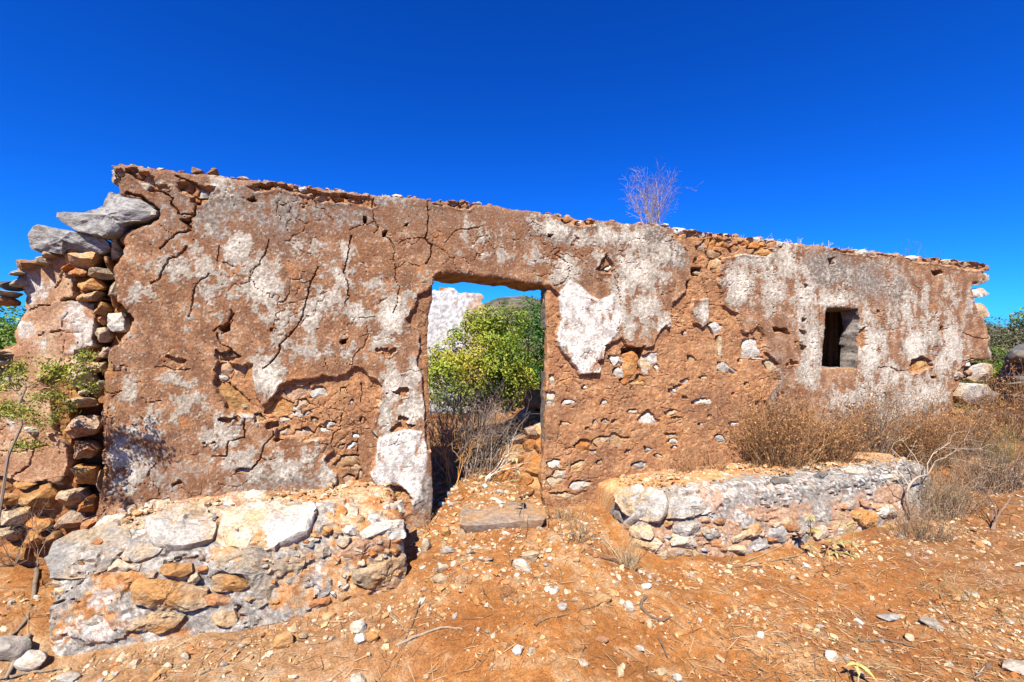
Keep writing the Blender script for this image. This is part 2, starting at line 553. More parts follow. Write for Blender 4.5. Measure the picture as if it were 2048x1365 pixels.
def make_ground():
    nc, nr = 560, 410
    t = np.linspace(-1.45, 1.60, nc)
    Y = np.exp(np.linspace(math.log(1.12), math.log(16.0), nr))
    T, YY = np.meshgrid(t, Y, indexing='ij')
    X = T * YY
    Z = ground_z(X, YY)
    # pebbly relief of half-buried grit
    f1, f2, cid = voronoi(X * 26, YY * 26, 320)
    g = sstep(-.25, .5, fbm(X * 1.6, YY * 1.6, 3, 321))
    Z = Z + 0.010 * g * np.clip(.42 - f1, 0, 1) * 2 * (cid > .35)
    f1b, f2b, cidb = voronoi(X * 11, YY * 11, 330)
    Z = Z + 0.010 * np.clip(.33 - f1b, 0, 1) * 2.2 * (cidb > .72) + .004 * fbm(X * 45, YY * 45, 3, 322)
    c = ground_color(X, YY)
    c = mixc(c, (0.64, 0.45, 0.26), sstep(.40, .30, f1) * g * (cid > .55) * .35)
    idx = np.arange(nc * nr).reshape(nc, nr)
    F = np.stack([idx[:-1, :-1], idx[1:, :-1], idx[1:, 1:], idx[:-1, 1:]], -1).reshape(-1, 4)
    V = np.stack([X, YY, Z], -1).reshape(-1, 3)
    o = put('ground', V, F, M_GROUND, loc=(0, 4, 0), colors=c.reshape(-1, 3))
    set_props(o, 'orange dry earth strewn with grit in front of the ruin', None, None, 'structure')
    # the wider land, a little lower than the near ground and running out to the horizon
    nr2, na = 90, 120
    R = np.concatenate([[0.0], np.exp(np.linspace(math.log(0.6), math.log(5000.0), nr2 - 1))])
    A = np.linspace(0, 2 * math.pi, na, endpoint=False)
    RR, AA = np.meshgrid(R, A, indexing='ij')
    X, Y = RR * np.cos(AA), RR * np.sin(AA)
    near = sstep(40, 15, RR)
    Z = near * (ground_base(X, Y) - .09) + (1 - near) * (fbm(X * .01, Y * .01, 3, 340) * 1.0 - .4)
    c = mixc((0.36, 0.19, 0.08), (0.16, 0.17, 0.07), sstep(-.2, .4, fbm(X * .08, Y * .08, 4, 341)) * sstep(10, 30, RR))
    idx = np.arange(nr2 * na).reshape(nr2, na)
    nx = np.roll(idx, -1, axis=1)
    F = np.stack([idx[:-1], idx[1:], nx[1:], nx[:-1]], -1).reshape(-1, 4)
    o = put('terrain', np.stack([X, Y, Z], -1).reshape(-1, 3), F, M_GROUND, loc=(0, 0, 0), colors=c.reshape(-1, 3))
    set_props(o, 'dry scrub land running out beyond the ruin', None, None, 'structure')
    return V, F
GV, GF = make_ground()

def make_hill():
    n, m = 160, 40
    a = np.linspace(-1.2, 1.2, n)
    y0 = 1500.0
    x = a * 1500 + 60
    v = np.linspace(0, 1, m)
    AX, VV = np.meshgrid(x, v, indexing='ij')
    prof = 60 + 100 * np.exp(-((AX - 30) / 210) ** 2) + 60 * np.exp(-((AX + 700) / 400) ** 2) + 45 * np.exp(-((AX - 900) / 350) ** 2) + 9 * fbm(AX * .006, AX * 0, 4, 350)
    H = prof * np.sin(np.clip(VV, 0, 1) * math.pi / 2) ** 1.2
    YY = y0 - 420 + 420 * VV + 900 * np.clip(VV - .98, 0, 1)
    H = H + 5 * fbm(AX * .012, YY * .012, 4, 351) * VV + 2.2 * noise2(AX * .11, YY * .11, 352) * VV
    sc = fbm(AX * .03, YY * .03, 4, 353)
    c = mixc((0.21, 0.165, 0.115), (0.065, 0.075, 0.045), sstep(-.35, .25, sc + .5 * noise2(AX * .2, YY * .2, 354)))
    c = mixc(c, (0.27, 0.20, 0.145), sstep(.35, .7, fbm(AX * .02, YY * .02, 3, 355)) * .7)
    c = mixc(c, (0.07, 0.11, 0.07), sstep(.86, .99, VV) * .8)
    idx = np.arange(n * m).reshape(n, m)
    F = np.stack([idx[:-1, :-1], idx[1:, :-1], idx[1:, 1:], idx[:-1, 1:]], -1).reshape(-1, 4)
    o = put('hill', np.stack([AX, YY, H - 2], -1).reshape(-1, 3), F, M_HILL, loc=(0, 1500, 0), colors=c.reshape(-1, 3))
    set_props(o, 'scrubby hill seen far off through the doorway', None, None, 'structure')
make_hill()

# ---------------------------------------------------------------- the ruined front wall
OUT_PX = [(221, 330), (238, 329), (262, 333), (300, 338), (330, 340), (365, 345), (430, 350), (470, 357), (520, 361), (560, 366), (590, 372), (620, 373),
          (660, 379), (700, 385), (740, 391), (755, 394), (800, 392), (830, 395), (870, 401), (900, 403), (960, 408), (1010, 415), (1050, 421), (1100, 428),
          (1150, 435), (1200, 441), (1260, 447), (1320, 452), (1380, 461), (1440, 468), (1500, 475), (1560, 482), (1620, 489), (1680, 496), (1740, 503),
          (1800, 510), (1850, 515), (1900, 519), (1950, 524), (1976, 528), (1979, 541), (1962, 546), (1974, 552), (1970, 560), (1946, 566), (1945, 575),
          (1950, 600), (1958, 625), (1968, 640), (1976, 655), (1979, 680), (1977, 700), (1980, 716), (1952, 722), (1936, 735), (1930, 760), (1916, 785),
          (1912, 830), (1960, 900), (1960, 1010), (1400, 1150), (1000, 1250), (500, 1200), (190, 1200),
          (193, 1031), (202, 1002), (203, 950), (205, 873), (202, 814), (206, 767), (217, 705), (236, 690), (248, 668), (262, 640), (255, 620), (236, 605),
          (232, 570), (230, 535), (244, 515), (247, 492), (240, 480), (252, 470), (260, 455), (300, 447), (317, 437), (316, 425), (300, 408), (285, 399), (262, 395),
          (240, 388), (234, 372), (226, 352)]
DOOR_PX = [(858, 1060), (864, 1015), (865, 960), (861, 900), (860, 800), (857, 720), (856, 660), (859, 622), (866, 600), (867, 570), (872, 549), (900, 547), (960, 552), (1000, 556),
           (1035, 562), (1058, 567), (1085, 568), (1096, 576), (1094, 600), (1097, 650), (1098, 700), (1096, 750), (1094, 800), (1094, 870), (1089, 920),
           (1086, 960), (1090, 1000), (1102, 1040), (1104, 1070)]
WIN_PX = [(1653, 616), (1690, 617), (1716, 618), (1721, 640), (1718, 690), (1716, 738), (1680, 737), (1646, 736), (1648, 690), (1652, 650)]
OUT = wpoly(OUT_PX); DOOR = wpoly(DOOR_PX); WIN = wpoly(WIN_PX)
DOOR_C = float(DOOR[:, 0].mean()); WIN_C = float(WIN[:, 0].mean())

CORE_PX = [
    # fallen plaster left of the door, down to the bench
    [(431, 700), (450, 724), (468, 729), (503, 729), (506, 760), (509, 788), (526, 811), (538, 808), (561, 770), (591, 761), (620, 760), (646, 753), (676, 757), (693, 747),
     (708, 735), (725, 737), (743, 756), (764, 773), (761, 805), (746, 846), (743, 864), (755, 876), (752, 905), (740, 949), (752, 972), (743, 985), (700, 1000), (673, 975),
     (673, 949), (655, 934), (652, 917), (667, 902), (661, 888), (640, 876), (608, 882), (591, 873), (553, 876), (551, 841), (491, 829), (469, 832), (454, 817), (440, 790),
     (424, 766), (431, 758), (436, 730), (428, 712)],
    [(743, 976), (772, 972), (802, 974), (825, 998), (822, 1025), (780, 1040), (730, 1020), (730, 990)],
    # everything right of the door below the white patch and up to the crown
    [(1103, 576), (1117, 588), (1117, 623), (1120, 652), (1114, 681), (1123, 702), (1138, 717), (1150, 731), (1160, 749), (1202, 747), (1204, 734), (1194, 725), (1211, 719),
     (1211, 693), (1235, 681), (1243, 673), (1255, 693), (1279, 696), (1299, 695), (1311, 689), (1314, 670), (1331, 652), (1343, 655), (1346, 605), (1369, 588), (1375, 573),
     (1378, 538), (1380, 517), (1369, 497), (1358, 482), (1346, 473), (1349, 456), (1396, 464), (1490, 472), (1548, 482), (1545, 497), (1520, 512), (1484, 508), (1449, 517),
     (1440, 532), (1437, 564), (1446, 588), (1446, 608), (1457, 620), (1475, 626), (1482, 649), (1487, 667), (1504, 667), (1516, 652), (1531, 675), (1531, 705), (1548, 719),
     (1560, 760), (1530, 800), (1545, 830), (1560, 900), (1500, 1000), (1110, 1060), (1085, 1030), (1080, 960), (1085, 600), (1095, 570)],
    # the bared jamb left of the door
    [(880, 545), (868, 556), (866, 571), (854, 583), (837, 589), (831, 615), (813, 636), (820, 650), (838, 655), (840, 690), (835, 720), (845, 760), (848, 800), (852, 850), (853, 900), (880, 900)],
    [(1815, 744), (1822, 721), (1843, 712), (1857, 721), (1866, 732), (1845, 744), (1822, 749)],
    # crumbled crown
    [(495, 375), (540, 366), (600, 376), (650, 388), (700, 393), (740, 395), (750, 412), (735, 415), (700, 405), (650, 405), (620, 390), (560, 378), (510, 385)],
    [(1115, 427), (1165, 437), (1190, 441), (1190, 450), (1168, 452), (1140, 452), (1118, 440)],
    [(355, 365), (400, 370), (430, 375), (425, 385), (405, 405), (395, 412), (393, 395), (360, 385)],
    [(860, 398), (905, 402), (950, 408), (940, 418), (890, 414), (865, 408)],
    [(255, 340), (300, 347), (310, 358), (290, 365), (262, 352)],
    [(1205, 520), (1216, 508), (1226, 530), (1230, 546), (1205, 547), (1193, 539)],
    [(1655, 490), (1720, 497), (1760, 503), (1755, 512), (1700, 508), (1660, 500)],
    [(1800, 508), (1850, 514), (1935, 523), (1975, 530), (1975, 542), (1930, 540), (1880, 528), (1830, 524)],
    [(1912, 745), (1940, 722), (1960, 720), (1960, 830), (1905, 850), (1900, 790)],
    [(1720, 660), (1731, 655), (1733, 690), (1724, 700), (1716, 690)],
]
ISLAND_PX = [[(1388, 600), (1417, 597), (1419, 645), (1405, 656), (1390, 645), (1384, 620)],
             [(1325, 560), (1350, 565), (1346, 604), (1330, 640)]]
HOLES_PX = [[(1384, 536), (1404, 534), (1406, 545), (1400, 552), (1386, 548)], [(1372, 562), (1382, 560), (1380, 578), (1372, 580)],
            [(1246, 697), (1290, 693), (1288, 742), (1270, 747), (1250, 740)], [(497, 398), (508, 396), (512, 403), (503, 406)],
            [(726, 436), (731, 437), (733, 446), (728, 448)], [(765, 465), (775, 463), (772, 473), (766, 474)], [(810, 447), (816, 446), (814, 453), (809, 454)],
            [(438, 660), (455, 650), (462, 648), (456, 662), (446, 668)], [(680, 683), (692, 681), (692, 688), (682, 689)],
            [(1605, 568), (1613, 570), (1614, 577), (1608, 577)], [(1603, 637), (1611, 638), (1610, 645), (1604, 645)], [(1598, 660), (1612, 663), (1613, 672), (1603, 670)],
            [(1600, 690), (1615, 695), (1612, 702), (1601, 700)], [(1545, 655), (1570, 657), (1580, 668), (1562, 664), (1548, 664)],
            [(1863, 543), (1880, 541), (1885, 548), (1870, 553)], [(1656, 518), (1668, 516), (1669, 528), (1660, 531)], [(1880, 655), (1887, 653), (1886, 664), (1880, 664)],
            [(1094, 469), (1106, 467), (1104, 473), (1096, 474)], [(1862, 752), (1872, 752), (1873, 759), (1864, 760)], [(362, 440), (378, 437), (384, 444), (370, 450)]]

def z1(p): return [(x / 3.412, 300 + y / 3.412) for x, y in p]
def z2(p): return [(x / 3.412, 650 + y / 3.412) for x, y in p]
def z4(p): return [(450 + x / 3.412, 340 + y / 3.412) for x, y in p]
def z5(p): return [(450 + x / 3.412, 700 + y / 3.412) for x, y in p]
def z9(p): return [(1050 + x / 3.412, 400 + y / 3.412) for x, y in p]
def zr(p): return [(1500 + x / 3.412, 460 + y / 3.412) for x, y in p]
CRACKS = [  # (points, half width mm, depth mm)
    (z4([(300, 480), (290, 540), (260, 600), (240, 650), (180, 680), (170, 740)]), 5, 14),
    (z4([(860, 450), (850, 520), (830, 640), (810, 690), (840, 790), (845, 870), (820, 920)]), 6, 18),
    (z4([(640, 660), (590, 760), (560, 870), (530, 1000), (500, 1060), (440, 1130), (380, 1190), (370, 1250), (320, 1310), (260, 1360)]), 6, 20),
    (z4([(1385, 190), (1390, 330), (1380, 440), (1360, 470), (1410, 520), (1405, 600), (1370, 640)]), 8, 26),
    (z4([(1010, 200), (1010, 330), (1050, 400), (1020, 430)]), 6, 18),
    (z4([(850, 410), (960, 370), (1020, 360)]), 4, 12),
    (z4([(1080, 440), (1140, 490), (1160, 560), (1150, 610), (1170, 690), (1160, 740), (1190, 800), (1180, 900), (1150, 980)]), 5, 16),
    (z4([(1160, 680), (1240, 630), (1330, 660)]), 4, 10),
    (z4([(1360, 470), (1250, 470), (1180, 500)]), 4, 10),
    (z4([(1500, 500), (1580, 410), (1680, 400), (1747, 390)]), 5, 14),
    (z4([(975, 1080), (980, 1130), (950, 1200), (880, 1270), (860, 1365)]), 4, 12),
    (z4([(0, 1060), (50, 1040), (40, 960)]), 5, 14),
    (z4([(680, 1290), (700, 1360)]), 4, 10),
    (z1([(1340, 330), (1330, 440), (1280, 500), (1300, 550), (1210, 570), (1130, 640), (1100, 670)]), 8, 26),
    (z1([(1280, 660), (1240, 710), (1150, 750), (1110, 830), (1090, 880), (1030, 920)]), 7, 20),
    (z1([(1060, 270), (1120, 290), (1180, 330), (1170, 370), (1230, 440), (1330, 440)]), 7, 22),
    (z1([(860, 290), (960, 320), (1040, 370), (1080, 410)]), 8, 30),
    (z1([(1430, 850), (1340, 920), (1320, 1020), (1290, 1150)]), 5, 14),
    (z1([(1500, 660), (1480, 760), (1600, 800)]), 4, 10),
    (z1([(1700, 900), (1747, 790)]), 4, 12),
    (z1([(1450, 1240), (1500, 1210), (1560, 1180), (1590, 1120)]), 6, 20),
    (z1([(1200, 180), (1260, 200), (1330, 230), (1400, 280)]), 7, 25),
    (z2([(1670, 640), (1670, 770), (1560, 800), (1540, 900), (1450, 900)]), 6, 18),
    (z2([(1480, 60), (1500, 130), (1560, 160), (1620, 220)]), 6, 18),
    (z2([(1060, 290), (1120, 285), (1200, 310), (1300, 300)]), 5, 12),
    (z2([(1000, 530), (1090, 520)]), 5, 14),
    (z2([(700, 460), (780, 470), (830, 455), (760, 500)]), 4, 12),
    (z2([(1620, 980), (1700, 1000), (1740, 960)]), 5, 16),
    (z5([(345, 480), (330, 590), (270, 650), (240, 740), (200, 800), (180, 830)]), 6, 18),
    (z5([(350, 740), (290, 760), (240, 740)]), 5, 14),
    (z5([(800, 430), (790, 540), (740, 580), (730, 640)]), 5, 14),
    (z5([(930, 230), (940, 310), (920, 370)]), 5, 14),
    (z5([(905, 560), (910, 660), (905, 760)]), 5, 14),
    (z9([(560, 380), (600, 460), (620, 560), (650, 650), (655, 800), (635, 900)]), 7, 20),
    (z9([(1210, 520), (1250, 640), (1260, 680)]), 6, 16),
    (z9([(190, 400), (190, 540)]), 4, 12),
    (z9([(220, 380), (290, 430), (310, 500), (260, 570), (200, 590)]), 5, 16),
    (z9([(1120, 350), (1040, 280), (1000, 250)]), 7, 22),
    (z9([(500, 470), (545, 450), (560, 390), (545, 340)]), 5, 15),
    (z9([(1380, 600), (1350, 650), (1350, 710)]), 5, 14),
    (z9([(1600, 1240), (1700, 1200)]), 4, 10),
    (z9([(1340, 960), (1350, 1040), (1360, 1100)]), 6, 20),
    (z9([(620, 1240), (625, 1330)]), 4, 10), (z9([(250, 1240), (330, 1210), (420, 1230), (520, 1240)]), 4, 12),
    (zr([(1270, 560), (1290, 650), (1300, 690), (1350, 670)]), 7, 18),
    (zr([(870, 940), (960, 935), (1010, 965), (1075, 960)]), 8, 24),
    (zr([(1240, 310), (1280, 280), (1320, 290)]), 7, 22),
    (zr([(1450, 700), (1520, 730), (1590, 745), (1640, 740)]), 7, 18),
    (zr([(1450, 900), (1520, 880), (1600, 890)]), 9, 35),
    (zr([(160, 600), (165, 540), (150, 500)]), 6, 15),
    (zr([(0, 700), (60, 650), (100, 700)]), 6, 18),
    (zr([(560, 140), (640, 130), (700, 150), (760, 150)]), 7, 22),
    (zr([(840, 160), (920, 170), (1000, 185)]), 7, 22),
    (zr([(940, 250), (960, 330), (950, 420)]), 4, 8),
    (zr([(1120, 380), (1190, 420), (1270, 560)]), 4, 8),
]
# whitewash that survives: x, y, half width, half height, strength
WASH = [(480, 495, 32, 30, .9), (522, 570, 42, 55, .9), (560, 640, 40, 35, .6), (610, 500, 45, 28, .45), (690, 505, 12, 35, .8), (688, 560, 22, 28, .8), (655, 600, 40, 35, .8),
        (720, 625, 32, 22, .8), (785, 635, 30, 38, 1.15), (742, 565, 25, 22, .6), (815, 585, 14, 14, .7), (620, 640, 24, 22, .8), (535, 755, 26, 42, 1.1), (800, 770, 36, 34, 1.0),
        (830, 745, 20, 28, .9), (770, 830, 20, 34, .9), (830, 820, 26, 30, 1.1), (450, 870, 34, 28, .9), (480, 830, 34, 20, .6), (255, 925, 42, 55, .85), (310, 850, 50, 26, .55),
        (380, 810, 40, 30, .5), (360, 760, 30, 20, .5), (470, 920, 40, 24, .7), (560, 940, 60, 26, .75), (620, 915, 24, 26, .7), (660, 950, 20, 24, .8), (250, 780, 20, 40, .6),
        (280, 590, 22, 26, .6), (350, 530, 40, 45, .6), (420, 560, 45, 60, .6), (390, 470, 30, 30, .4), (310, 370, 30, 14, .7), (440, 370, 28, 20, .7), (400, 520, 60, 50, .4),
        (770, 680, 26, 22, .7), (700, 700, 28, 18, .6), (640, 700, 40, 18, .6), (580, 690, 50, 30, .55), (660, 530, 16, 16, .5),
        (1130, 540, 24, 26, 1.1), (1100, 455, 34, 20, .9), (1075, 520, 22, 18, .6), (1000, 510, 34, 18, .6), (960, 470, 40, 26, .4), (1270, 540, 44, 46, 1.0), (1245, 590, 16, 55, .9),
        (1290, 620, 26, 34, .9), (1310, 560, 34, 30, .7), (1220, 470, 34, 22, .8), (1270, 475, 34, 20, .9), (1330, 505, 40, 34, .7), (1260, 660, 14, 28, .8), (1325, 650, 14, 26, .9),
        (1405, 625, 14, 24, 1.0), (1190, 500, 24, 30, .6), (1160, 480, 22, 22, .7),
        (1480, 570, 34, 44, .95), (1510, 520, 50, 22, .8), (1545, 575, 28, 55, .8), (1575, 520, 30, 50, .8), (1610, 600, 22, 60, .9), (1625, 690, 24, 50, 1.0), (1660, 600, 50, 20, .9),
        (1620, 750, 26, 30, .9), (1680, 560, 70, 40, .5), (1735, 640, 18, 40, .8), (1738, 700, 26, 60, 1.1), (1765, 680, 20, 40, .7), (1780, 640, 20, 40, .6), (1830, 690, 22, 34, 1.2),
        (1815, 620, 26, 60, .7), (1860, 660, 24, 44, .7), (1905, 690, 26, 50, 1.0), (1885, 730, 22, 34, .9), (1900, 600, 22, 50, .6), (1780, 750, 26, 34, .9), (1740, 790, 40, 34, 1.0),
        (1690, 800, 40, 30, .8), (1820, 790, 40, 50, .8), (1860, 790, 40, 40, .9), (1780, 830, 40, 26, .9), (1790, 560, 30, 44, .5), (1850, 590, 20, 50, .5), (1940, 610, 18, 44, .5)]
# dark grey lichen
GREY = [(470, 400, 40, 30, .8), (560, 420, 80, 40, .6), (680, 430, 80, 30, .5), (430, 440, 50, 60, .6), (790, 400, 40, 14, .7), (1300, 480, 40, 34, .9), (1340, 510, 36, 30, .9), (1410, 630, 20, 24, .8),
        (1660, 540, 60, 40, .9), (1730, 560, 60, 46, .8), (1800, 590, 30, 60, .7), (1690, 830, 40, 40, .8), (1560, 520, 40, 34, .5), (300, 960, 120, 40, .5), (560, 960, 110, 20, .7), (350, 430, 50, 60, .4),
        (1120, 470, 50, 24, .6), (1230, 520, 40, 40, .5), (850, 990, 20, 40, .9), (1545, 760, 24, 60, .6)]
PATCH1_PX = [(1117, 588), (1140, 562), (1165, 575), (1180, 592), (1200, 600), (1230, 590), (1243, 610), (1242, 640), (1236, 668), (1214, 690), (1211, 718), (1196, 726), (1204, 736), (1202, 746), (1160, 748),
             (1150, 731), (1138, 717), (1123, 702), (1114, 681), (1122, 650), (1120, 623)]
PATCH2_PX = [(758, 876), (810, 858), (846, 864), (851, 890), (851, 934), (843, 964), (848, 1000), (826, 1010), (825, 996), (813, 981), (802, 972), (787, 965), (772, 970), (755, 974), (746, 961), (740, 949), (752, 931), (752, 905)]


def ell(cx, cy, w, h, ang=0.0, n=None, seed=0, power=4.5):
    rng = np.random.default_rng(seed)
    n = n or int(rng.integers(5, 8))
    out = []
    for k in range(n):
        a = 2 * math.pi * (k + rng.uniform(-.35, .35)) / n
        ca, sa = math.cos(a), math.sin(a)
        r = (abs(ca) ** power + abs(sa) ** power) ** (-1 / power) * rng.uniform(.74, 1.24)
        x, y = r * ca * w / 2, r * sa * h / 2
        out.append((cx + x * math.cos(ang) - y * math.sin(ang), cy + x * math.sin(ang) + y * math.cos(ang)))
    return out

QUEUE = []                                          # outline, material, how proud, plane offset, points round
_q = [100]
def qstone(ol, m, proud=.020, d=-.045):
    QUEUE.append((ol, m, proud, d, 26))
def qws(lst):
    for it in lst:
        _q[0] += 1
        cx, cy, w, h, m = it[:5]
        QUEUE.append((ell(cx, cy, w * 1.05, h * 1.05, it[5] if len(it) > 5 else 0.0, seed=_q[0]), m, .012 + .00035 * min(max(w, h), 40), -.043, 16 if max(w, h) < 22 else 26))
# --- the long wall's stones: left of the doorway, right of it, the crown, the ragged right end
qstone([(426, 765), (457, 764), (480, 788), (498, 802), (496, 826), (469, 823), (454, 814), (448, 794)], 'ochre')
qstone([(525, 822), (563, 797), (585, 808), (583, 828), (553, 833), (530, 829)], 'ochre')
qstone([(568, 780), (620, 768), (622, 785), (603, 795), (583, 803), (570, 790)], 'orange')
qws([(460, 715, 34, 24, 'brown'), (447, 738, 30, 26, 'orange'), (480, 742, 30, 28, 'orange'), (638, 785, 32, 20, 'white'), (608, 808, 26, 18, 'white'), (594, 819, 18, 12, 'white'), (614, 827, 18, 10, 'white'), (570, 841, 32, 13, 'palegrey'), (591, 831, 30, 8, 'white'),
          (660, 850, 25, 15, 'white'), (629, 843, 15, 12, 'cream'), (608, 864, 32, 18, 'orange'), (570, 864, 32, 18, 'cream'), (654, 862, 24, 9, 'white', .2), (727, 843, 12, 15, 'cream'), (712, 872, 12, 11, 'white'),
          (703, 893, 24, 12, 'white', -.2), (683, 895, 11, 10, 'white'), (690, 924, 46, 24, 'cream', -.1), (712, 915, 10, 10, 'cream'), (711, 937, 18, 17, 'cream'), (721, 952, 11, 18, 'cream'), (488, 943, 26, 12, 'palegrey'),
          (444, 757, 22, 9, 'palegrey'), (545, 850, 22, 16, 'ochre'), (520, 838, 26, 14, 'cream'), (490, 815, 14, 10, 'cream'), (700, 962, 26, 20, 'orange'), (725, 975, 26, 18, 'brown'), (690, 985, 26, 24, 'cream'), (790, 990, 28, 18, 'ochre'),
          (687, 780, 10, 12, 'cream'), (704, 807, 6, 8, 'white'), (620, 790, 14, 14, 'orange'), (555, 880, 14, 8, 'ochre')])
qws([(1106, 760, 13, 20, 'white'), (1103, 800, 20, 24, 'white'), (1138, 805, 32, 9, 'white'), (1172, 775, 8, 10, 'white'), (1210, 805, 14, 11, 'white'), (1267, 778, 10, 9, 'white'), (1233, 722, 27, 18, 'white', .5),
          (1239, 744, 19, 20, 'white'), (1282, 756, 13, 13, 'ochre'), (1249, 763, 18, 12, 'ochre'), (1276, 768, 32, 11, 'ochre'), (1386, 720, 18, 15, 'white'),
          (1434, 658, 26, 26, 'white', .6), (1440, 694, 14, 38, 'cream'), (1501, 697, 32, 34, 'white'), (1516, 718, 28, 6, 'white', -.1), (1545, 731, 28, 17, 'palegrey', .2), (1486, 721, 9, 9, 'white'), (1372, 763, 20, 10, 'white', -.7),
          (1357, 776, 20, 12, 'white', -.7), (1410, 757, 14, 7, 'white'), (1349, 785, 15, 11, 'white'), (1402, 804, 40, 11, 'white', -.2), (1266, 824, 27, 9, 'white', .1), (1345, 826, 26, 12, 'white'),
          (1358, 838, 18, 8, 'cream'), (1192, 845, 8, 13, 'white'), (1211, 844, 14, 8, 'white', .3), (1133, 848, 21, 10, 'cream'), (1196, 886, 20, 17, 'cream'), (1209, 880, 20, 10, 'cream'),
          (1188, 905, 13, 9, 'white'), (1298, 902, 16, 13, 'white'), (1321, 914, 18, 9, 'cream', .3), (1346, 873, 20, 10, 'cream'), (1349, 883, 18, 12, 'white'), (1350, 895, 12, 8, 'white'), (1444, 879, 20, 12, 'palegrey', .1),
          (1470, 847, 16, 9, 'white'), (1280, 934, 26, 15, 'grey'), (1155, 933, 27, 15, 'cream', -.3), (1201, 927, 12, 12, 'cream'), (1519, 811, 9, 15, 'palegrey'), (1496, 773, 9, 11, 'white'), (1372, 797, 9, 8, 'white'),
          (1109, 929, 24, 15, 'white'), (1120, 948, 22, 14, 'white'), (1112, 965, 27, 15, 'white'), (1161, 972, 46, 16, 'palegrey', -.2), (1129, 993, 50, 15, 'white'), (1230, 845, 10, 8, 'white'), (1405, 850, 9, 7, 'white'),
          (1315, 735, 10, 14, 'white'), (1372, 668, 10, 8, 'palegrey'), (1560, 790, 10, 14, 'palegrey'), (1470, 790, 8, 7, 'white'), (1178, 860, 9, 7, 'cream'), (1422, 835, 7, 8, 'white'), (1260, 905, 11, 8, 'cream')])
qstone([(1245, 742), (1248, 712), (1262, 704), (1274, 715), (1272, 735), (1262, 742)], 'ochre')
qstone([(1246, 752), (1252, 742), (1270, 738), (1276, 745), (1268, 758), (1252, 760)], 'ochre')
qstone([(1284, 716), (1300, 708), (1316, 705), (1318, 722), (1302, 735), (1300, 748), (1286, 745), (1282, 730)], 'white')
qstone([(1435, 738), (1440, 726), (1452, 724), (1463, 735), (1478, 742), (1474, 750), (1460, 744), (1440, 742)], 'white')
qstone([(1276, 838), (1290, 828), (1298, 820), (1310, 832), (1324, 846), (1300, 849), (1280, 846)], 'white')
qstone([(1150, 893), (1164, 880), (1178, 880), (1186, 890), (1182, 904), (1166, 906)], 'ochre')
qstone([(1219, 876), (1232, 865), (1244, 876), (1264, 878), (1250, 888), (1242, 896), (1226, 892)], 'cream')
qws([(1359, 463, 26, 12, 'white', .2), (1380, 470, 16, 14, 'palegrey'), (1407, 471, 24, 8, 'white'), (1425, 490, 15, 24, 'ochre'), (1444, 487, 26, 18, 'ochre'), (1460, 482, 18, 8, 'white'), (1430, 510, 34, 18, 'cream'),
          (1431, 527, 30, 20, 'cream'), (1432, 541, 15, 13, 'brown'), (1519, 491, 34, 14, 'ochre'), (1525, 504, 34, 14, 'ochre'), (1507, 480, 18, 8, 'palegrey'), (1536, 482, 20, 8, 'white'), (1405, 496, 22, 26, 'orange'), (1470, 498, 22, 16, 'orange'),
          (1490, 488, 18, 12, 'ochre'), (1218, 538, 20, 12, 'white'), (1843, 731, 40, 20, 'ochre', -.2), (1394, 547, 15, 8, 'grey'), (1400, 520, 22, 18, 'orange')])
qws([(530, 372, 26, 9, 'brown'), (575, 374, 20, 9, 'orange'), (610, 380, 22, 10, 'palegrey'), (640, 396, 30, 12, 'orange', .2), (675, 399, 24, 11, 'ochre', .2), (712, 402, 26, 10, 'orange', .2), (690, 392, 26, 8, 'brown', .1),
          (880, 407, 22, 8, 'brown'), (905, 409, 14, 7, 'palegrey'), (930, 412, 20, 8, 'orange'), (1135, 440, 20, 9, 'orange'), (1160, 446, 14, 7, 'white'), (1178, 445, 16, 7, 'brown'),
          (275, 351, 30, 12, 'brown', .2), (298, 360, 30, 12, 'white', .5), (265, 341, 20, 9, 'palegrey'), (240, 345, 24, 16, 'palegrey'), (232, 360, 16, 18, 'grey'), (380, 380, 24, 14, 'orange'), (408, 388, 20, 16, 'palegrey'), (392, 400, 14, 10, 'ochre'), (365, 374, 20, 10, 'brown'),
          (1690, 502, 28, 8, 'brown'), (1722, 505, 24, 8, 'palegrey'), (1745, 507, 18, 7, 'orange'), (1830, 518, 26, 9, 'palegrey', .1), (1862, 521, 24, 9, 'brown'), (1895, 525, 26, 9, 'palegrey'), (1930, 530, 30, 9, 'orange', .1), (1960, 534, 26, 10, 'brown', .1)])

def blob_field(s, z, blobs, warp):
    f = np.zeros(s.shape)
    for px, py, rx, ry, k in blobs:
        cs, cz = on_wall(px, py)
        s1, _ = on_wall(px + rx, py)
        _, zz = on_wall(px, py - ry)
        rs, rz = abs(s1 - cs), abs(zz - cz)
        m = (np.abs(s - cs) < 2.2 * rs) & (np.abs(z - cz) < 2.2 * rz)
        if not m.any(): continue
        q = ((s[m] + warp[0][m] - cs) / rs) ** 2 + ((z[m] + warp[1][m] - cz) / rz) ** 2
        f[m] = np.maximum(f[m], k * np.exp(-q * .75))
    return f

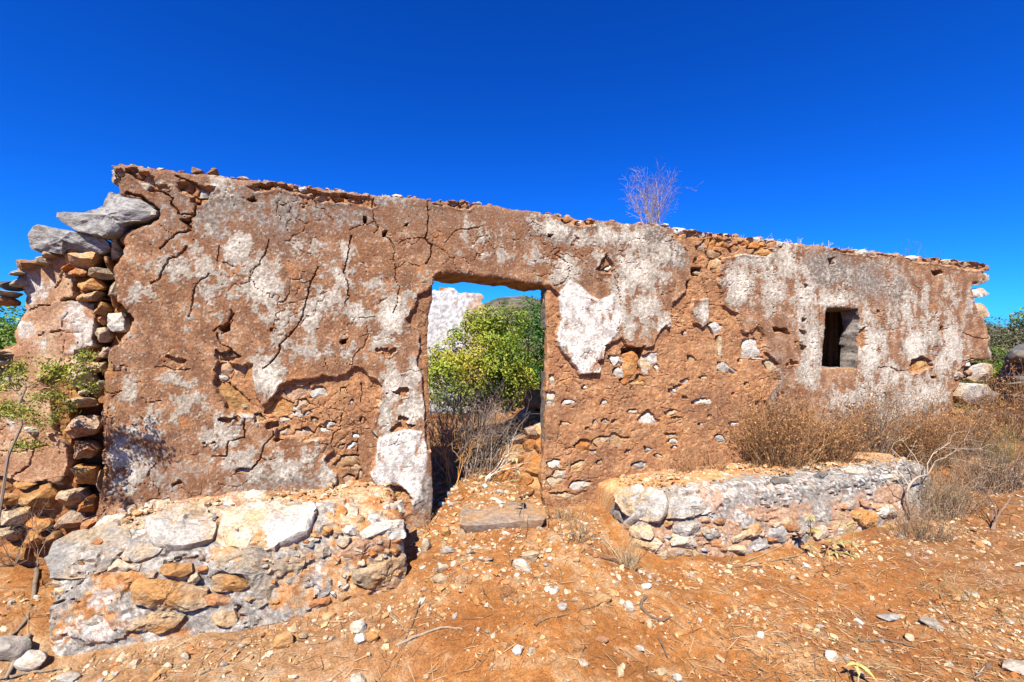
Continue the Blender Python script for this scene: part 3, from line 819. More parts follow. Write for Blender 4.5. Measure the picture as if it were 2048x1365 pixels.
def wall_paint(s, z, core, holes, crackd):
    """base colours of the wall's face"""
    w = (0.05 * fbm(s * 5, z * 5, 3, 401), 0.05 * fbm(s * 5, z * 5, 3, 402))
    nA = fbm(s * 2.2, z * 2.2, 4, 411); nB = fbm(s * 9, z * 7, 4, 412); nC = fbm(s * 30, z * 26, 3, 413); nS = fbm(s * 10, z * 2.6, 4, 414); nD = fbm(s * 70, z * 70, 2, 415)
    brown = mixc((0.27, 0.130, 0.066), (0.43, 0.225, 0.115), sstep(-.45, .5, nB + .5 * nA))
    brown = mixc(brown, (0.20, 0.105, 0.062), sstep(-.1, .5, nA * .7 - nB * .3 + .45 * nC + .45 * nD) * .85)
    brown = mixc(brown, (0.60, 0.45, 0.31), sstep(.26, .5, nC * .6 + nB * .35 + .7 * nD) * .8)
    brown = mixc(brown, (0.52, 0.225, 0.085), sstep(.35, .8, fbm(s * 6, z * 6, 4, 416) + .3 * nD) * .7)
    topband = sstep(1.75, 2.25, z + .25 * nA) * sstep(2.6, 1.0, s)
    brown = mixc(brown, (0.20, 0.125, 0.09), topband * .6 * sstep(-.3, .4, nB + .5 * nC + .3))
    brown = mixc(brown, (0.56, 0.36, 0.22), sstep(.9, .3, z + .3 * nA) * sstep(-.1, .4, nB + nC * .5) * .5)
    gf = blob_field(s, z, GREY, w)
    grey = sstep(.22, .6, gf + .40 * nB + .35 * nC + .3 * nD - .02)
    brown = mixc(brown, mixc((0.17, 0.145, 0.12), (0.36, 0.32, 0.275), sstep(-.4, .5, nC + nD * .5)), grey * .9)
    bf = blob_field(s, z, WASH, w)
    right = sstep(2.9, 3.6, s)
    nE = fbm(s * 17 + w[0] * 9, z * 15 + w[1] * 9, 3, 419)
    base_w = bf + (.16 + .12 * right) * nS - .14 * gf - .07 * right + .12
    wf = base_w + .42 * nB + .40 * nE + .22 * nC + .14 * nD
    wf2 = base_w * .8 + .25 * nB + .3 * nE + .42 * nC + .50 * nD
    wash = np.maximum(sstep(.49, .525, wf), .55 * sstep(.46, .52, wf2))
    wcol = mixc((0.40, 0.345, 0.275), (0.84, 0.76, 0.64), sstep(-.45, .55, nC * .6 + nB * .4 + .4 * nD + (bf - .85) * 1.1))
    wcol = mixc(wcol, (0.58, 0.47, 0.37), sstep(.2, .8, fbm(s * 8, z * 8, 3, 417)) * .5)
    for px in (PATCH1_PX, PATCH2_PX):
        sd = sdf_local(s + w[0] * .25, z + w[1] * .25, wpoly(px), .2)
        m = sstep(.012, -.004, sd) * (1 - .92 * sstep(.30, .46, fbm(s * 9, z * 5, 4, 418) + .25 * nD))
        wash = np.maximum(wash, m)
        wcol = mixc(wcol, mixc((0.50, 0.455, 0.40), (0.92, 0.86, 0.77), sstep(-.5, .45, nB + .7 * nC + .4 * nD)), m)
    plast = mixc(brown, wcol, wash * .95)
    # bared mud bedding: orange to red-brown
    mud = mixc((0.46, 0.215, 0.100), (0.64, 0.335, 0.155), sstep(-.45, .45, nB + .5 * nC + .3 * nD))
    mud = mixc(mud, (0.33, 0.165, 0.088), sstep(-.1, .55, nA + .4 * nB + .3 * nC) * .8)
    mud = mixc(mud, (0.66, 0.46, 0.27), sstep(.38, .7, nC + .3 * nB + .4 * nD) * .75)
    mud = mixc(mud, (0.60, 0.235, 0.06), sstep(.3, .8, -nA + .5 * nB) * .6)
    c = mixc(plast, mud, core)
    c = mixc(c, (0.42, 0.16, 0.055), np.clip(crackd, 0, 1) * .8 * (1 - core))
    c = mixc(c, (0.40, 0.17, 0.06), holes)
    return c, wash * (1 - core)

def wall_face(s, z, core_px, islands_px, holes_px, cracks, seed, core_depth=.026, recess=()):
    """height in front of the wall plane, and masks"""
    wx = 0.016 * fbm(s * 14, z * 14, 3, seed + 1); wz = 0.016 * fbm(s * 14, z * 14, 3, seed + 2)
    S, Z = s + wx, z + wz
    sd = np.full(s.shape, .3)
    for p in core_px:
        sd = np.minimum(sd, sdf_local(S, Z, wpoly(p)))
    for p in islands_px:
        sd = np.maximum(sd, -sdf_local(S, Z, wpoly(p)))
    # scattered small spalls, more of them low down
    f1, f2, cid = voronoi(S * 6 + .55 * fbm(s * 9, z * 9, 3, seed + 30), Z * 8 + .55 * fbm(s * 9, z * 9, 3, seed + 31), seed + 3)
    sp = (.10 + .22 * cid - f1) / 7 * -1
    low = sstep(1.5, .2, z)
    pick = (_h2(np.floor(cid * 9999), np.floor(cid * 777), seed + 4) < .025 + .10 * low)
    sd = np.where(pick, np.minimum(sd, sp), sd)
    core = sstep(.004, -.004, sd)
    h = 0.020 * fbm(s * .8, z * .8, 3, seed + 5) + 0.005 * fbm(s * 3.2, z * 3.2, 3, seed + 6) + 0.0020 * fbm(s * 16, z * 16, 3, seed + 7) + 0.0026 * fbm(s * 64, z * 64, 2, seed + 8, .8)
    pit = np.clip(fbm(s * 40, z * 40, 3, seed + 9, .6) - .5, 0, 1)
    h = h - pit * .022 * (1 - core)
    # a curled lip along broken plaster
    h = h + .005 * np.exp(-((sd - .012) / .012) ** 2) * (1 - core)
    # lumpy bedding with half-bared rubble under the plaster
    rid = 1 - 2 * np.abs(fbm(s * 7, z * 9, 3, seed + 10))
    g1, g2, gid = voronoi(S * 4.5 + .5 * fbm(s * 6, z * 6, 3, seed + 10), Z * 8 + .5 * fbm(s * 6, z * 6, 3, seed + 32), seed + 11)
    rough = (gid - .5) * .006 + rid * .0035 + .004 * fbm(s * 34, z * 34, 3, seed + 12, .7) + .007 * fbm(s * 6, z * 6, 3, seed + 13)
    h = h + core * (-core_depth + rough)
    holes = np.zeros(s.shape)
    for p in holes_px:
        holes = np.maximum(holes, sstep(.006, -.008, sdf_local(S, Z, wpoly(p), .1)))
    h = h - holes * .085
    for p in recess:
        rc = sstep(.006, -.004, sdf_local(S, Z, wpoly(p), .05))
        h = h - rc * (.030 + .022 * (1 - core))
        core = np.maximum(core, rc)
    ck = np.zeros(s.shape)
    wjx = 0.010 * fbm(s * 22, z * 22, 3, seed + 14); wjz = 0.010 * fbm(s * 22, z * 22, 3, seed + 15)
    wvar = 1 + .5 * noise2(s * 9, z * 9, seed + 16)
    for pts, hw, dep in cracks:
        p = wpoly(pts)
        d = line_dist(s + wjx, z + wjz, [tuple(q) for q in p])
        ww = hw * .001 * .78 * wvar
        k = np.clip(1.15 - d / ww, 0, 1)
        h = h - k * dep * .001 * 1.5
        ck = np.maximum(ck, k)
    # hairline crazing
    q1, q2, qid = voronoi(S * 3.1 + .35 * fbm(s * 5, z * 5, 3, seed + 17), Z * 2.6 + .35 * fbm(s * 5, z * 5, 3, seed + 18), seed + 19)
    hair = np.clip(1.0 - (q2 - q1) / .022, 0, 1) * sstep(-.05, .35, fbm(s * 1.7, z * 1.7, 3, seed + 20))
    r1, r2, rid = voronoi(S * 9 + .3 * fbm(s * 9, z * 9, 3, seed + 21), Z * 9, seed + 22)
    hair2 = np.clip(1.0 - (r2 - r1) / .07, 0, 1) * sstep(.15, .5, fbm(s * 2.3 + 5, z * 2.3, 3, seed + 23) + .45 * core)
    h = h - hair * .013 - hair2 * .009
    return h, core, holes, np.maximum(ck, hair * .7)

def grid_wall(root, svals, zvals, sdf_fn, face_fn, thick, splay, names, d_off=0.0, back_grid=.06, openings=(), ring_tint=None):
    """front face, edge returns and back of a ruined wall; face_fn gives height, colour and a class per vertex"""
    ns, nz = len(svals), len(zvals)
    S, Z = np.meshgrid(svals, zvals, indexing='ij')
    sd = sdf_fn(S, Z)
    cs = .25 * (sd[:-1, :-1] + sd[1:, :-1] + sd[1:, 1:] + sd[:-1, 1:])
    keep = cs < 0
    # slide rim vertices on to the true outline
    touch = np.zeros((ns, nz), int); cnt = np.zeros((ns, nz), int)
    for ox in (0, 1):
        for oz in (0, 1):
            touch[ox:ns - 1 + ox, oz:nz - 1 + oz] += keep
            cnt[ox:ns - 1 + ox, oz:nz - 1 + oz] += 1
    rim = (touch > 0) & (touch < 4)
    gs, gz = np.gradient(sd, svals, zvals)
    gl = gs * gs + gz * gz + .05
    mv = np.clip(sd, -.012, .012) * rim
    S2, Z2 = S - mv * gs / gl, Z - mv * gz / gl
    h, col, cls = face_fn(S, Z)
    # edges wear back
    edge = np.exp(-np.clip(-sd, 0, 1) / .012)
    h = h - .014 * edge
    V = P(S2, h + d_off, Z2).reshape(-1, 3)
    C = col.reshape(-1, 3)
    idx = np.arange(ns * nz).reshape(ns, nz)
    F = np.stack([idx[:-1, :-1], idx[1:, :-1], idx[1:, 1:], idx[:-1, 1:]], -1)
    cc = np.maximum.reduce([cls[:-1, :-1], cls[1:, :-1], cls[1:, 1:], cls[:-1, 1:]])
    # rim edges
    E = []
    K = np.pad(keep, 1)
    kc = K[1:-1, 1:-1]
    for (dx, dz, a, b) in ((-1, 0, (0, 1), (0, 0)), (1, 0, (1, 0), (1, 1)), (0, -1, (0, 0), (1, 0)), (0, 1, (1, 1), (0, 1))):
        m = kc & ~K[1 + dx:K.shape[0] - 1 + dx, 1 + dz:K.shape[1] - 1 + dz]
        i, j = np.nonzero(m)
        E.append(np.stack([idx[i + a[0], j + a[1]], idx[i + b[0], j + b[1]]], -1))
    E = np.concatenate(E)
    ring, inv = np.unique(E.ravel(), return_inverse=True)
    Eloc = inv.reshape(-1, 2)
    rs, rz, rh = S2.ravel()[ring], Z2.ravel()[ring], h.ravel()[ring]
    steps = np.array([0, .02, .05, .09, .14, .2, .27, .35, .43, 1.0])
    steps = np.where(steps < 1, steps, 0)
    steps = np.array([0, .02, .05, .09, .14, .2, .28, .38, thick])
    steps = steps[steps <= thick]
    RV = []
    for k, t in enumerate(steps):
        ds = splay(rs, rz, t)
        jit = 0.0 if k == 0 else 1.0
        q = np.stack([rs * 13, rz * 13, np.full(rs.shape, t * 13)], -1)
        a = noise3(q, 501) * .014 * jit + noise3(q * 3, 502) * .006 * jit
        b = noise3(q + 50, 503) * .014 * jit + noise3(q * 3 + 9, 504) * .006 * jit
        RV.append(P(rs + ds + a, (rh + d_off) * (1 - t / thick) - t + (d_off * (t / thick)), rz + b))
    RV = np.concatenate(RV)
    nr = len(ring)
    RF = []
    for k in range(len(steps) - 1):
        a, b = Eloc[:, 0] + k * nr, Eloc[:, 1] + k * nr
        RF.append(np.stack([a, a + nr, b + nr, b], -1))
    RF = np.concatenate(RF)
    nn = fbm(RV[:, 0] * 9 + RV[:, 1] * 7, RV[:, 2] * 9, 3, 505)
    RC = mixc((0.36, 0.165, 0.07), (0.56, 0.33, 0.16), sstep(-.4, .5, nn))
    if ring_tint is not None:
        RC = ring_tint(RC, np.tile(rs, len(steps)), np.tile(rz, len(steps)), nn)
    out = {}
    for k, (nm, mat) in names.items():
        f = F[keep & (cc == k)]
        if len(f) == 0: continue
        used, inv = np.unique(f.ravel(), return_inverse=True)
        vv, ff, c2 = V[used], [inv.reshape(-1, 4)], C[used]
        if k == 0:
            ff = [np.concatenate([ff[0], RF + len(vv)])]
            vv = np.concatenate([vv, RV]); c2 = np.concatenate([c2, RC])
            # plain rear face
            sb = np.arange(svals[0], svals[-1], back_grid); zb = np.arange(zvals[0], zvals[-1], back_grid)
            SB, ZB = np.meshgrid(sb, zb, indexing='ij')
            sb_d = sdf_fn(SB, ZB)
            for op in openings:
                sb_d = np.maximum(sb_d, -op(SB, ZB))
            kb = .25 * (sb_d[:-1, :-1] + sb_d[1:, :-1] + sb_d[1:, 1:] + sb_d[:-1, 1:]) < .02
            ib = np.arange(SB.size).reshape(SB.shape) + len(vv)
            FB = np.stack([ib[:-1, :-1], ib[:-1, 1:], ib[1:, 1:], ib[1:, :-1]], -1)[kb]
            VB = P(SB, -thick + d_off + .02 * fbm(SB * 3, ZB * 3, 3, 506), ZB).reshape(-1, 3)
            vv = np.concatenate([vv, VB]); c2 = np.concatenate([c2, np.tile((0.42, 0.22, 0.11), (len(VB), 1))])
            ff = [np.concatenate([ff[0], FB])]
        out[k] = put(nm, vv, ff, mat, root, colors=c2, sharp=36)
    return out, V, np.concatenate([F[keep]])

WALL = thing('ruined_wall', tuple(P(0, 0, 0.0)), 'long roofless rubble wall with peeling brown plaster, a doorway and a small window', 'wall')

def wall_sdf(S, Z):
    n = .010 * fbm(S * 18, Z * 18, 3, 521) + .012 * fbm(S * 5, Z * 5, 2, 522)
    o = poly_sdf(S, Z, OUT) + n * 1.2
    dd = sdf_local(S, Z, DOOR, .3) + n * .45
    ww = sdf_local(S, Z, WIN, .3) + n * .35
    return np.maximum(np.maximum(o, -dd), -ww)

def wall_face_main(S, Z):
    h, core, holes, ck = wall_face(S, Z, CORE_PX, ISLAND_PX, HOLES_PX, CRACKS, 600, recess=[q[0] for q in QUEUE])
    # thicker skin where the whitewash patch beside the door stands proud
    col, wash = wall_paint(S, Z, core, holes, ck)
    p1 = sdf_local(S, Z, wpoly(PATCH1_PX), .2); p2 = sdf_local(S, Z, wpoly(PATCH2_PX), .2)
    cls = np.where(core > .5, 0, 1)
    cls = np.where((core <= .5) & (p1 < 0), 2, cls)
    cls = np.where((core <= .5) & (p2 < 0), 3, cls)
    h = h + .006 * sstep(.01, -.01, np.minimum(p1, p2)) + .0028 * wash
    return h, col, cls

def main_splay(rs, rz, t):
    """openings widen inwards behind their first few centimetres"""
    d = np.zeros(rs.shape)
    dd = sdf_local(rs, rz, DOOR, .1); ww = sdf_local(rs, rz, WIN, .1)
    k = max(0.0, t - .05)
    d = np.where(dd < .05, (rs - DOOR_C) / .47 * k * .62, d)
    d = np.where(ww < .05, (rs - WIN_C) / .2 * max(0.0, t - .19) * 1.1, d)
    return d

pxs = np.arange(188, 1996, 1.75)
svals, _ = on_wall(pxs, np.full(pxs.shape, 700.0))
zvals = np.arange(-.36, 2.46, .0068)
WALL_PARTS, WV, WF = grid_wall(WALL, svals, zvals, wall_sdf, wall_face_main, .46, main_splay,
                               {0: ('mud_core', M_EARTH), 1: ('plaster_coat', M_PLASTER), 2: ('whitewash_patch', M_PLASTER), 3: ('whitewash_patch', M_PLASTER)},
                               openings=(lambda S, Z: sdf_local(S, Z, DOOR, .5) - .22, lambda S, Z: sdf_local(S, Z, WIN, .5) - .20),
                               ring_tint=lambda c, a, b, n: mixc(c, mixc((0.22, 0.20, 0.18), (0.48, 0.44, 0.39), sstep(-.4, .5, n)), (sdf_local(a, b, WIN, .1) < .04) * .9))
WALL_PARTS[0]['label'] = 'orange mud bedding bared where the plaster fell'
WALL_PARTS[1]['label'] = 'cracked brown plaster with worn whitewash'
WALL_PARTS[2]['label'] = 'large white plaster patch right of the doorway'
WALL_PARTS[3]['label'] = 'white plaster patch low on the left door jamb'

# ---------------------------------------------------------------- the broken stub that meets the wall's left end
STUB_OFF = -.09
STUB_PX = [(-90, 712), (20, 702), (30, 690), (24, 662), (42, 628), (50, 592), (36, 562), (34, 538), (70, 520), (92, 508), (128, 508), (165, 505), (225, 492), (270, 480), (275, 1150), (-90, 1180)]
STUB_CORE = [[(152, 470), (152, 540), (150, 560), (140, 590), (120, 600), (150, 600), (186, 605), (190, 625), (186, 700), (178, 722), (150, 732), (120, 735), (80, 760), (60, 800), (20, 820), (-90, 800), (-90, 1200), (290, 1200), (290, 470)]]
STUB_ISL = [[(-40, 745), (60, 735), (105, 800), (110, 860), (140, 900), (135, 950), (60, 968), (-40, 940)]]
STUB_HOLE = [[(190, 600), (222, 600), (215, 720), (190, 725)], [(150, 700), (210, 690), (206, 770), (160, 760)], [(135, 815), (206, 808), (205, 1000), (150, 990), (138, 900)], [(196, 505), (225, 500), (225, 600), (196, 590)]]
STUB_CRACK = [([(110, 575), (118, 560), (122, 548)], 5, 14), ([(60, 622), (75, 610), (95, 612)], 6, 16), ([(100, 665), (118, 660)], 6, 20), ([(75, 672), (86, 665)], 6, 20), ([(120, 660), (122, 640), (135, 628)], 4, 12),
              ([(-20, 900), (40, 905), (100, 890)], 4, 12), ([(20, 960), (60, 930), (70, 900)], 5, 16)]
STUB_WASH = [(160, 655, 28, 48, 1.0), (150, 700, 22, 22, .8), (70, 580, 26, 26, .9), (60, 560, 22, 18, .7), (45, 660, 22, 26, .8), (20, 760, 22, 30, .5), (20, 850, 20, 30, .5), (75, 690, 20, 18, .5)]
STUB = thing('wall_stub', tuple(P(-2.9, -.09, -.1)), 'low broken rubble wall joining the long wall at its left end', 'wall')
def stub_sdf(S, Z):
    n = .012 * fbm(S * 18, Z * 18, 3, 541) + .014 * fbm(S * 5, Z * 5, 2, 542)
    return poly_sdf(S, Z, wpoly(STUB_PX, STUB_OFF)) + n
def stub_face(S, Z):
    h, core, holes, ck = wall_face(S, Z, STUB_CORE, STUB_ISL, STUB_HOLE, STUB_CRACK, 660, .04)
    w = (0.05 * fbm(S * 5, Z * 5, 3, 551), 0.05 * fbm(S * 5, Z * 5, 3, 552))
    nA = fbm(S * 2.5, Z * 2.5, 4, 553); nB = fbm(S * 9, Z * 8, 4, 554); nC = fbm(S * 30, Z * 28, 3, 555)
    pl = mixc((0.42, 0.22, 0.12), (0.58, 0.37, 0.22), sstep(-.5, .5, nB + .4 * nA))
    pl = mixc(pl, (0.30, 0.20, 0.15), sstep(.1, .8, nA + .4 * nC) * .6)
    wf = blob_field(S, Z, STUB_WASH, w) + .35 * nB + .3 * nC
    pl = mixc(pl, mixc((0.48, 0.40, 0.34), (0.70, 0.62, 0.54), sstep(-.4, .4, nC)), sstep(.35, .65, wf) * .9)
    mud = mixc((0.38, 0.155, 0.06), (0.55, 0.27, 0.10), sstep(-.5, .5, nB + .4 * nC))
    c = mixc(pl, mud, core)
    c = mixc(c, (0.36, 0.13, 0.05), holes * .9)
    return h - holes * .03, c, np.where(core > .5, 0, 1)
WD[0] = STUB_OFF
pxs = np.arange(-92, 262, 2.1)
sv, _ = on_wall(pxs, np.full(pxs.shape, 700.0), STUB_OFF)
STUB_PARTS, SV, SF = grid_wall(STUB, sv, np.arange(-.42, 1.85, .0078), stub_sdf, stub_face, .40, lambda a, b, t: np.zeros(a.shape), {0: ('mud_core', M_EARTH), 1: ('plaster_coat', M_PLASTER)}, d_off=STUB_OFF)
WD[0] = 0.0
# ---------------------------------------------------------------- stones
WN = Vector((SW, -CW, 0.0))                         # wall normal, towards the viewer
WT = Vector((CW, SW, 0.0))
UPV = Vector((0, 0, 1))

def hit_ground(px, py):
    r = pix_ray(px, py)
    lam = (EYE + .2) / max(1e-4, -r.z)
    for k in range(9):
        p = CAMV + r * lam
        gz = float(ground_base(p.x, p.y)) if k < 7 else float(ground_z(p.x, p.y))
        lam = .4 * lam + .6 * (EYE - gz) / max(1e-4, -r.z)
    p = CAMV + r * lam
    return p

def outline_polar(o2, nang, rng, jag):
    """radius by angle of a star-shaped outline about its centroid"""
    o2 = np.asarray(o2, float)
    x, y = o2[:, 0], o2[:, 1]
    x1, y1 = np.roll(x, -1), np.roll(y, -1)
    cr = x * y1 - x1 * y
    A = cr.sum() / 2
    if abs(A) < 1e-9:
        c = o2.mean(0)
    else:
        c = np.array([((x + x1) * cr).sum(), ((y + y1) * cr).sum()]) / (6 * A)
    dense = np.concatenate([o2[i] + (o2[(i + 1) % len(o2)] - o2[i]) * np.linspace(0, 1, 14, endpoint=False)[:, None] for i in range(len(o2))])
    q = dense - c
    a = np.arctan2(q[:, 1], q[:, 0]); r = np.hypot(q[:, 0], q[:, 1])
    k = np.argsort(a); a, r = a[k], r[k]
    aa = np.linspace(-math.pi, math.pi, nang, endpoint=False)
    rr = np.interp(aa, np.concatenate([a - 2 * math.pi, a, a + 2 * math.pi]), np.concatenate([r, r, r]))
    rr = rr * (1 + jag * rng.normal(size=nang))
    return c, aa, rr

def plate_stone(name, o2, org, U, V, N, front, back, mat, parent, seed, nang=26, jag=.02, flat=12.0, rough=.11):
    """a stone that fills an outline drawn in the plane (U,V) at org: domed in front, bedded behind"""
    rng = np.random.default_rng(seed)
    c, aa, rr = outline_polar(o2, nang, rng, jag)
    rho_f = np.array([0.0, .12, .24, .36, .48, .6, .7, .8, .88, .95, .985, 1.0]) if nang >= 30 else np.array([0.0, .35, .64, .86, .97, 1.0]); rho_b = np.array([.97, .88, .7, .4])
    R = float(rr.mean())
    cuts = [(rng.uniform(0, 6.283), rng.uniform(.45, 1.35)) for _ in range(4)]
    pts = [];
    def hgt(rho, a):
        h = front * (1 - rho ** flat) ** .55 if rho < 1 else 0 * a
        h = h * np.ones_like(a)
        for ca, k in cuts:
            h = np.minimum(h, front * (1.05 - k * (rho * np.cos(a - ca) + .12)))
        return np.maximum(h, -.1 * front) if rho < 1 else np.full_like(a, -.12 * front)
    rows = []
    for rho in rho_f[1:]:
        rows.append((rho, hgt(rho, aa)))
    for i, rho in enumerate(rho_b):
        rows.append((rho, np.full(nang, -back * (.35, .75, .95, 1.0)[i])))
    Vv = [[0, 0, float(hgt(0.0, np.zeros(1))[0])]]
    for rho, h in rows:
        Vv += [[rho * r * math.cos(a), rho * r * math.sin(a), hh] for r, a, hh in zip(rr, aa, h)]
    Vv.append([0, 0, -back])
    Vv = np.array(Vv)
    nf = len(rho_f) - 1
    q = Vv / max(R, 1e-3)
    nz = noise3(q * 1.7 + seed * 3.1, 700) * .5 + noise3(q * 4.1 + seed, 701) * .5 + noise3(q * 9 + seed, 702) * .35 + (noise3(q * 19 + seed, 705) * .22 if nang >= 30 else 0)
    Vv[:, 2] += nz * rough * R * np.where(Vv[:, 2] > -back * .2, 1, .5)
    Vv[:, 0] += noise3(q * 3.3 + 7 + seed, 703) * rough * R * .35
    Vv[:, 1] += noise3(q * 3.3 + 17 + seed, 704) * rough * R * .35
    fan = np.stack([np.zeros(nang, int), 1 + np.arange(nang), 1 + (np.arange(nang) + 1) % nang], -1)
    quads = []
    for k in range(len(rows) - 1):
        a = 1 + k * nang + np.arange(nang); b = 1 + k * nang + (np.arange(nang) + 1) % nang
        quads.append(np.stack([a, a + nang, b + nang, b], -1))
    last = len(Vv) - 1
    a = 1 + (len(rows) - 1) * nang + np.arange(nang); b = 1 + (len(rows) - 1) * nang + (np.arange(nang) + 1) % nang
    fan2 = np.stack([a, np.full(nang, last), b], -1)
    M = np.array([U, V, N])
    W = np.asarray(org) + (Vv + np.array([c[0], c[1], 0])) @ M
    return put(name, W, [np.concatenate([fan, fan2]), np.concatenate(quads)], mat, parent, smooth=True, sharp=28)

_sid = [100]
def wall_stone(parent, outline_px, mat, proud=.02, back=.10, d=0.0, name='stone', seed=None, **kw):
    _sid[0] += 1
    seed = seed or _sid[0]
    sz = wpoly(outline_px, d)
    o = P(0, d, 0)
    return plate_stone(name, sz, o, WT, UPV, WN, proud, back, ST[mat], parent, seed, **kw)

def ws(parent, lst, d=-.022, proud=.022):
    for it in lst:
        cx, cy, w, h, m = it[:5]
        a = it[5] if len(it) > 5 else 0.0
        _sid[0] += 1
        big = max(w, h)
        wall_stone(parent, ell(cx, cy, w, h, a, seed=_sid[0]), m, proud=proud * (.7 + .02 * min(big, 50)), d=d, nang=16 if big < 22 else 26)

# --- the long wall's stones, each in the recess kept for it in the wall's face
for o_, m_, pr_, d_, na_ in QUEUE:
    o_ = np.asarray(o_, float); c_ = o_.mean(0)
    wall_stone(WALL, c_ + (o_ - c_) * 1.16, m_, pr_, .09, d=d_, nang=na_)
# right end
wall_stone(WALL, [(1940, 548), (1962, 544), (1980, 552), (1977, 562), (1962, 569), (1944, 573)], 'palegrey', .03, .3, d=-.02)
wall_stone(WALL, [(1940, 582), (1948, 580), (1964, 576), (1980, 587), (1970, 593), (1955, 596), (1940, 593)], 'white', .03, .3, d=-.02)
wall_stone(WALL, [(1940, 610), (1949, 607), (1962, 606), (1973, 619), (1978, 635), (1964, 638), (1950, 634)], 'white', .03, .3, d=-.02)
wall_stone(WALL, [(1955, 668), (1970, 664), (1981, 672), (1978, 682), (1962, 684)], 'cream', .03, .2, d=-.02)
wall_stone(WALL, [(1966, 696), (1975, 692), (1984, 706), (1982, 716), (1968, 716)], 'palegrey', .03, .2, d=-.02)
wall_stone(WALL, [(1937, 758), (1948, 736), (1964, 726), (1979, 727), (1982, 736), (1976, 762), (1955, 764)], 'palegrey', .06, .3, d=-.02)
wall_stone(WALL, [(1922, 778), (1933, 766), (1968, 769), (1981, 780), (1997, 782), (1998, 791), (1981, 811), (1959, 813), (1913, 799)], 'palegrey', .08, .3, d=0.0)
ws(WALL, [(1931, 729, 14, 9, 'white'), (1912, 751, 34, 16, 'palegrey'), (1938, 745, 12, 10, 'orange'), (1955, 828, 34, 20, 'white'), (1920, 825, 26, 18, 'cream'), (1975, 850, 34, 26, 'palegrey'), (1930, 715, 16, 8, 'brown')], d=-.02, proud=.03)
# slabs that cap the broken left end
wall_stone(WALL, [(111, 425), (114, 438), (132, 449), (155, 464), (188, 471), (223, 479), (246, 470), (249, 452), (264, 447), (293, 444), (315, 435), (317, 426), (302, 411), (287, 401), (264, 398), (243, 394), (234, 386), (217, 386), (208, 394), (205, 413), (188, 417), (170, 425), (141, 423)],
           'slab', .05, .30, d=-.01, nang=60, jag=.01, rough=.11)['label'] = 'pointed grey slab jutting from the upper left end'
wall_stone(STUB, [(60, 473), (70, 452), (85, 451), (117, 459), (152, 464), (215, 478), (222, 500), (205, 508), (164, 505), (138, 500), (126, 509), (97, 504), (79, 505), (64, 499), (61, 488)],
           'slab', .05, .26, d=-.06, nang=52, jag=.01, rough=.11)['label'] = 'blocky pale slab under the pointed slab'
# crumbs along the crown
for k in range(70):
    t = RNG.uniform(0.01, .99)
    px = 240 + t * 1720
    i = np.searchsorted([p[0] for p in OUT_PX[:40]], px)
    (xa, ya), (xb, yb) = OUT_PX[max(i - 1, 0)], OUT_PX[min(i, 39)]
    py = ya + (yb - ya) * (px - xa) / max(1e-3, xb - xa)
    w = RNG.uniform(7, 22) * (1 - .35 * t); h = w * RNG.uniform(.3, .55)
    wall_stone(WALL, ell(px, py + RNG.uniform(-1, 2.5), w, h, RNG.uniform(-.2, .35), seed=3000 + k), random.choice(['orange', 'brown', 'palegrey', 'palegrey', 'cream', 'brown']), proud=.015, back=.06, d=-RNG.uniform(.03, .12), nang=10)
for ol, m in (([(381, 347), (384, 333), (397, 338), (412, 346)], 'brown'), ([(414, 348), (424, 338), (434, 337), (437, 351)], 'brown'), ([(775, 394), (790, 389), (812, 392), (800, 396)], 'white'), ([(1318, 452), (1328, 447), (1336, 449), (1338, 455)], 'white')):
    wall_stone(WALL, ol, m, .02, .06, d=-.04, nang=16)

# --- the stub's stones
ws(STUB, [(152, 503, 32, 18, 'ochre'), (172, 521, 72, 33, 'cream'), (140, 536, 30, 20, 'ochre'), (160, 546, 36, 18, 'orange'), (202, 547, 50, 26, 'cream'), (184, 569, 56, 28, 'ochre'), (177, 594, 58, 24, 'cream'), (208, 617, 32, 28, 'ochre'), (205, 640, 20, 20, 'orange'),
          (210, 670, 36, 38, 'cream'), (240, 646, 40, 42, 'palegrey'), (231, 590, 26, 48, 'orange'), (220, 528, 18, 30, 'orange'), (233, 500, 26, 42, 'palegrey'), (212, 705, 20, 22, 'orange'), (195, 715, 20, 16, 'brown')], d=-.098, proud=.045)
ws(STUB, [(85, 521, 44, 22, 'cream'), (58, 530, 52, 18, 'brown'), (36, 546, 34, 12, 'palegrey'), (46, 562, 30, 26, 'palegrey'), (18, 572, 40, 20, 'dark'), (12, 588, 46, 14, 'palegrey'), (6, 604, 40, 18, 'orange'), (110, 512, 30, 16, 'orange'), (8, 708, 50, 16, 'cream'), (5, 728, 40, 16, 'palegrey'), (0, 750, 24, 30, 'cream')], d=-.10, proud=.05)
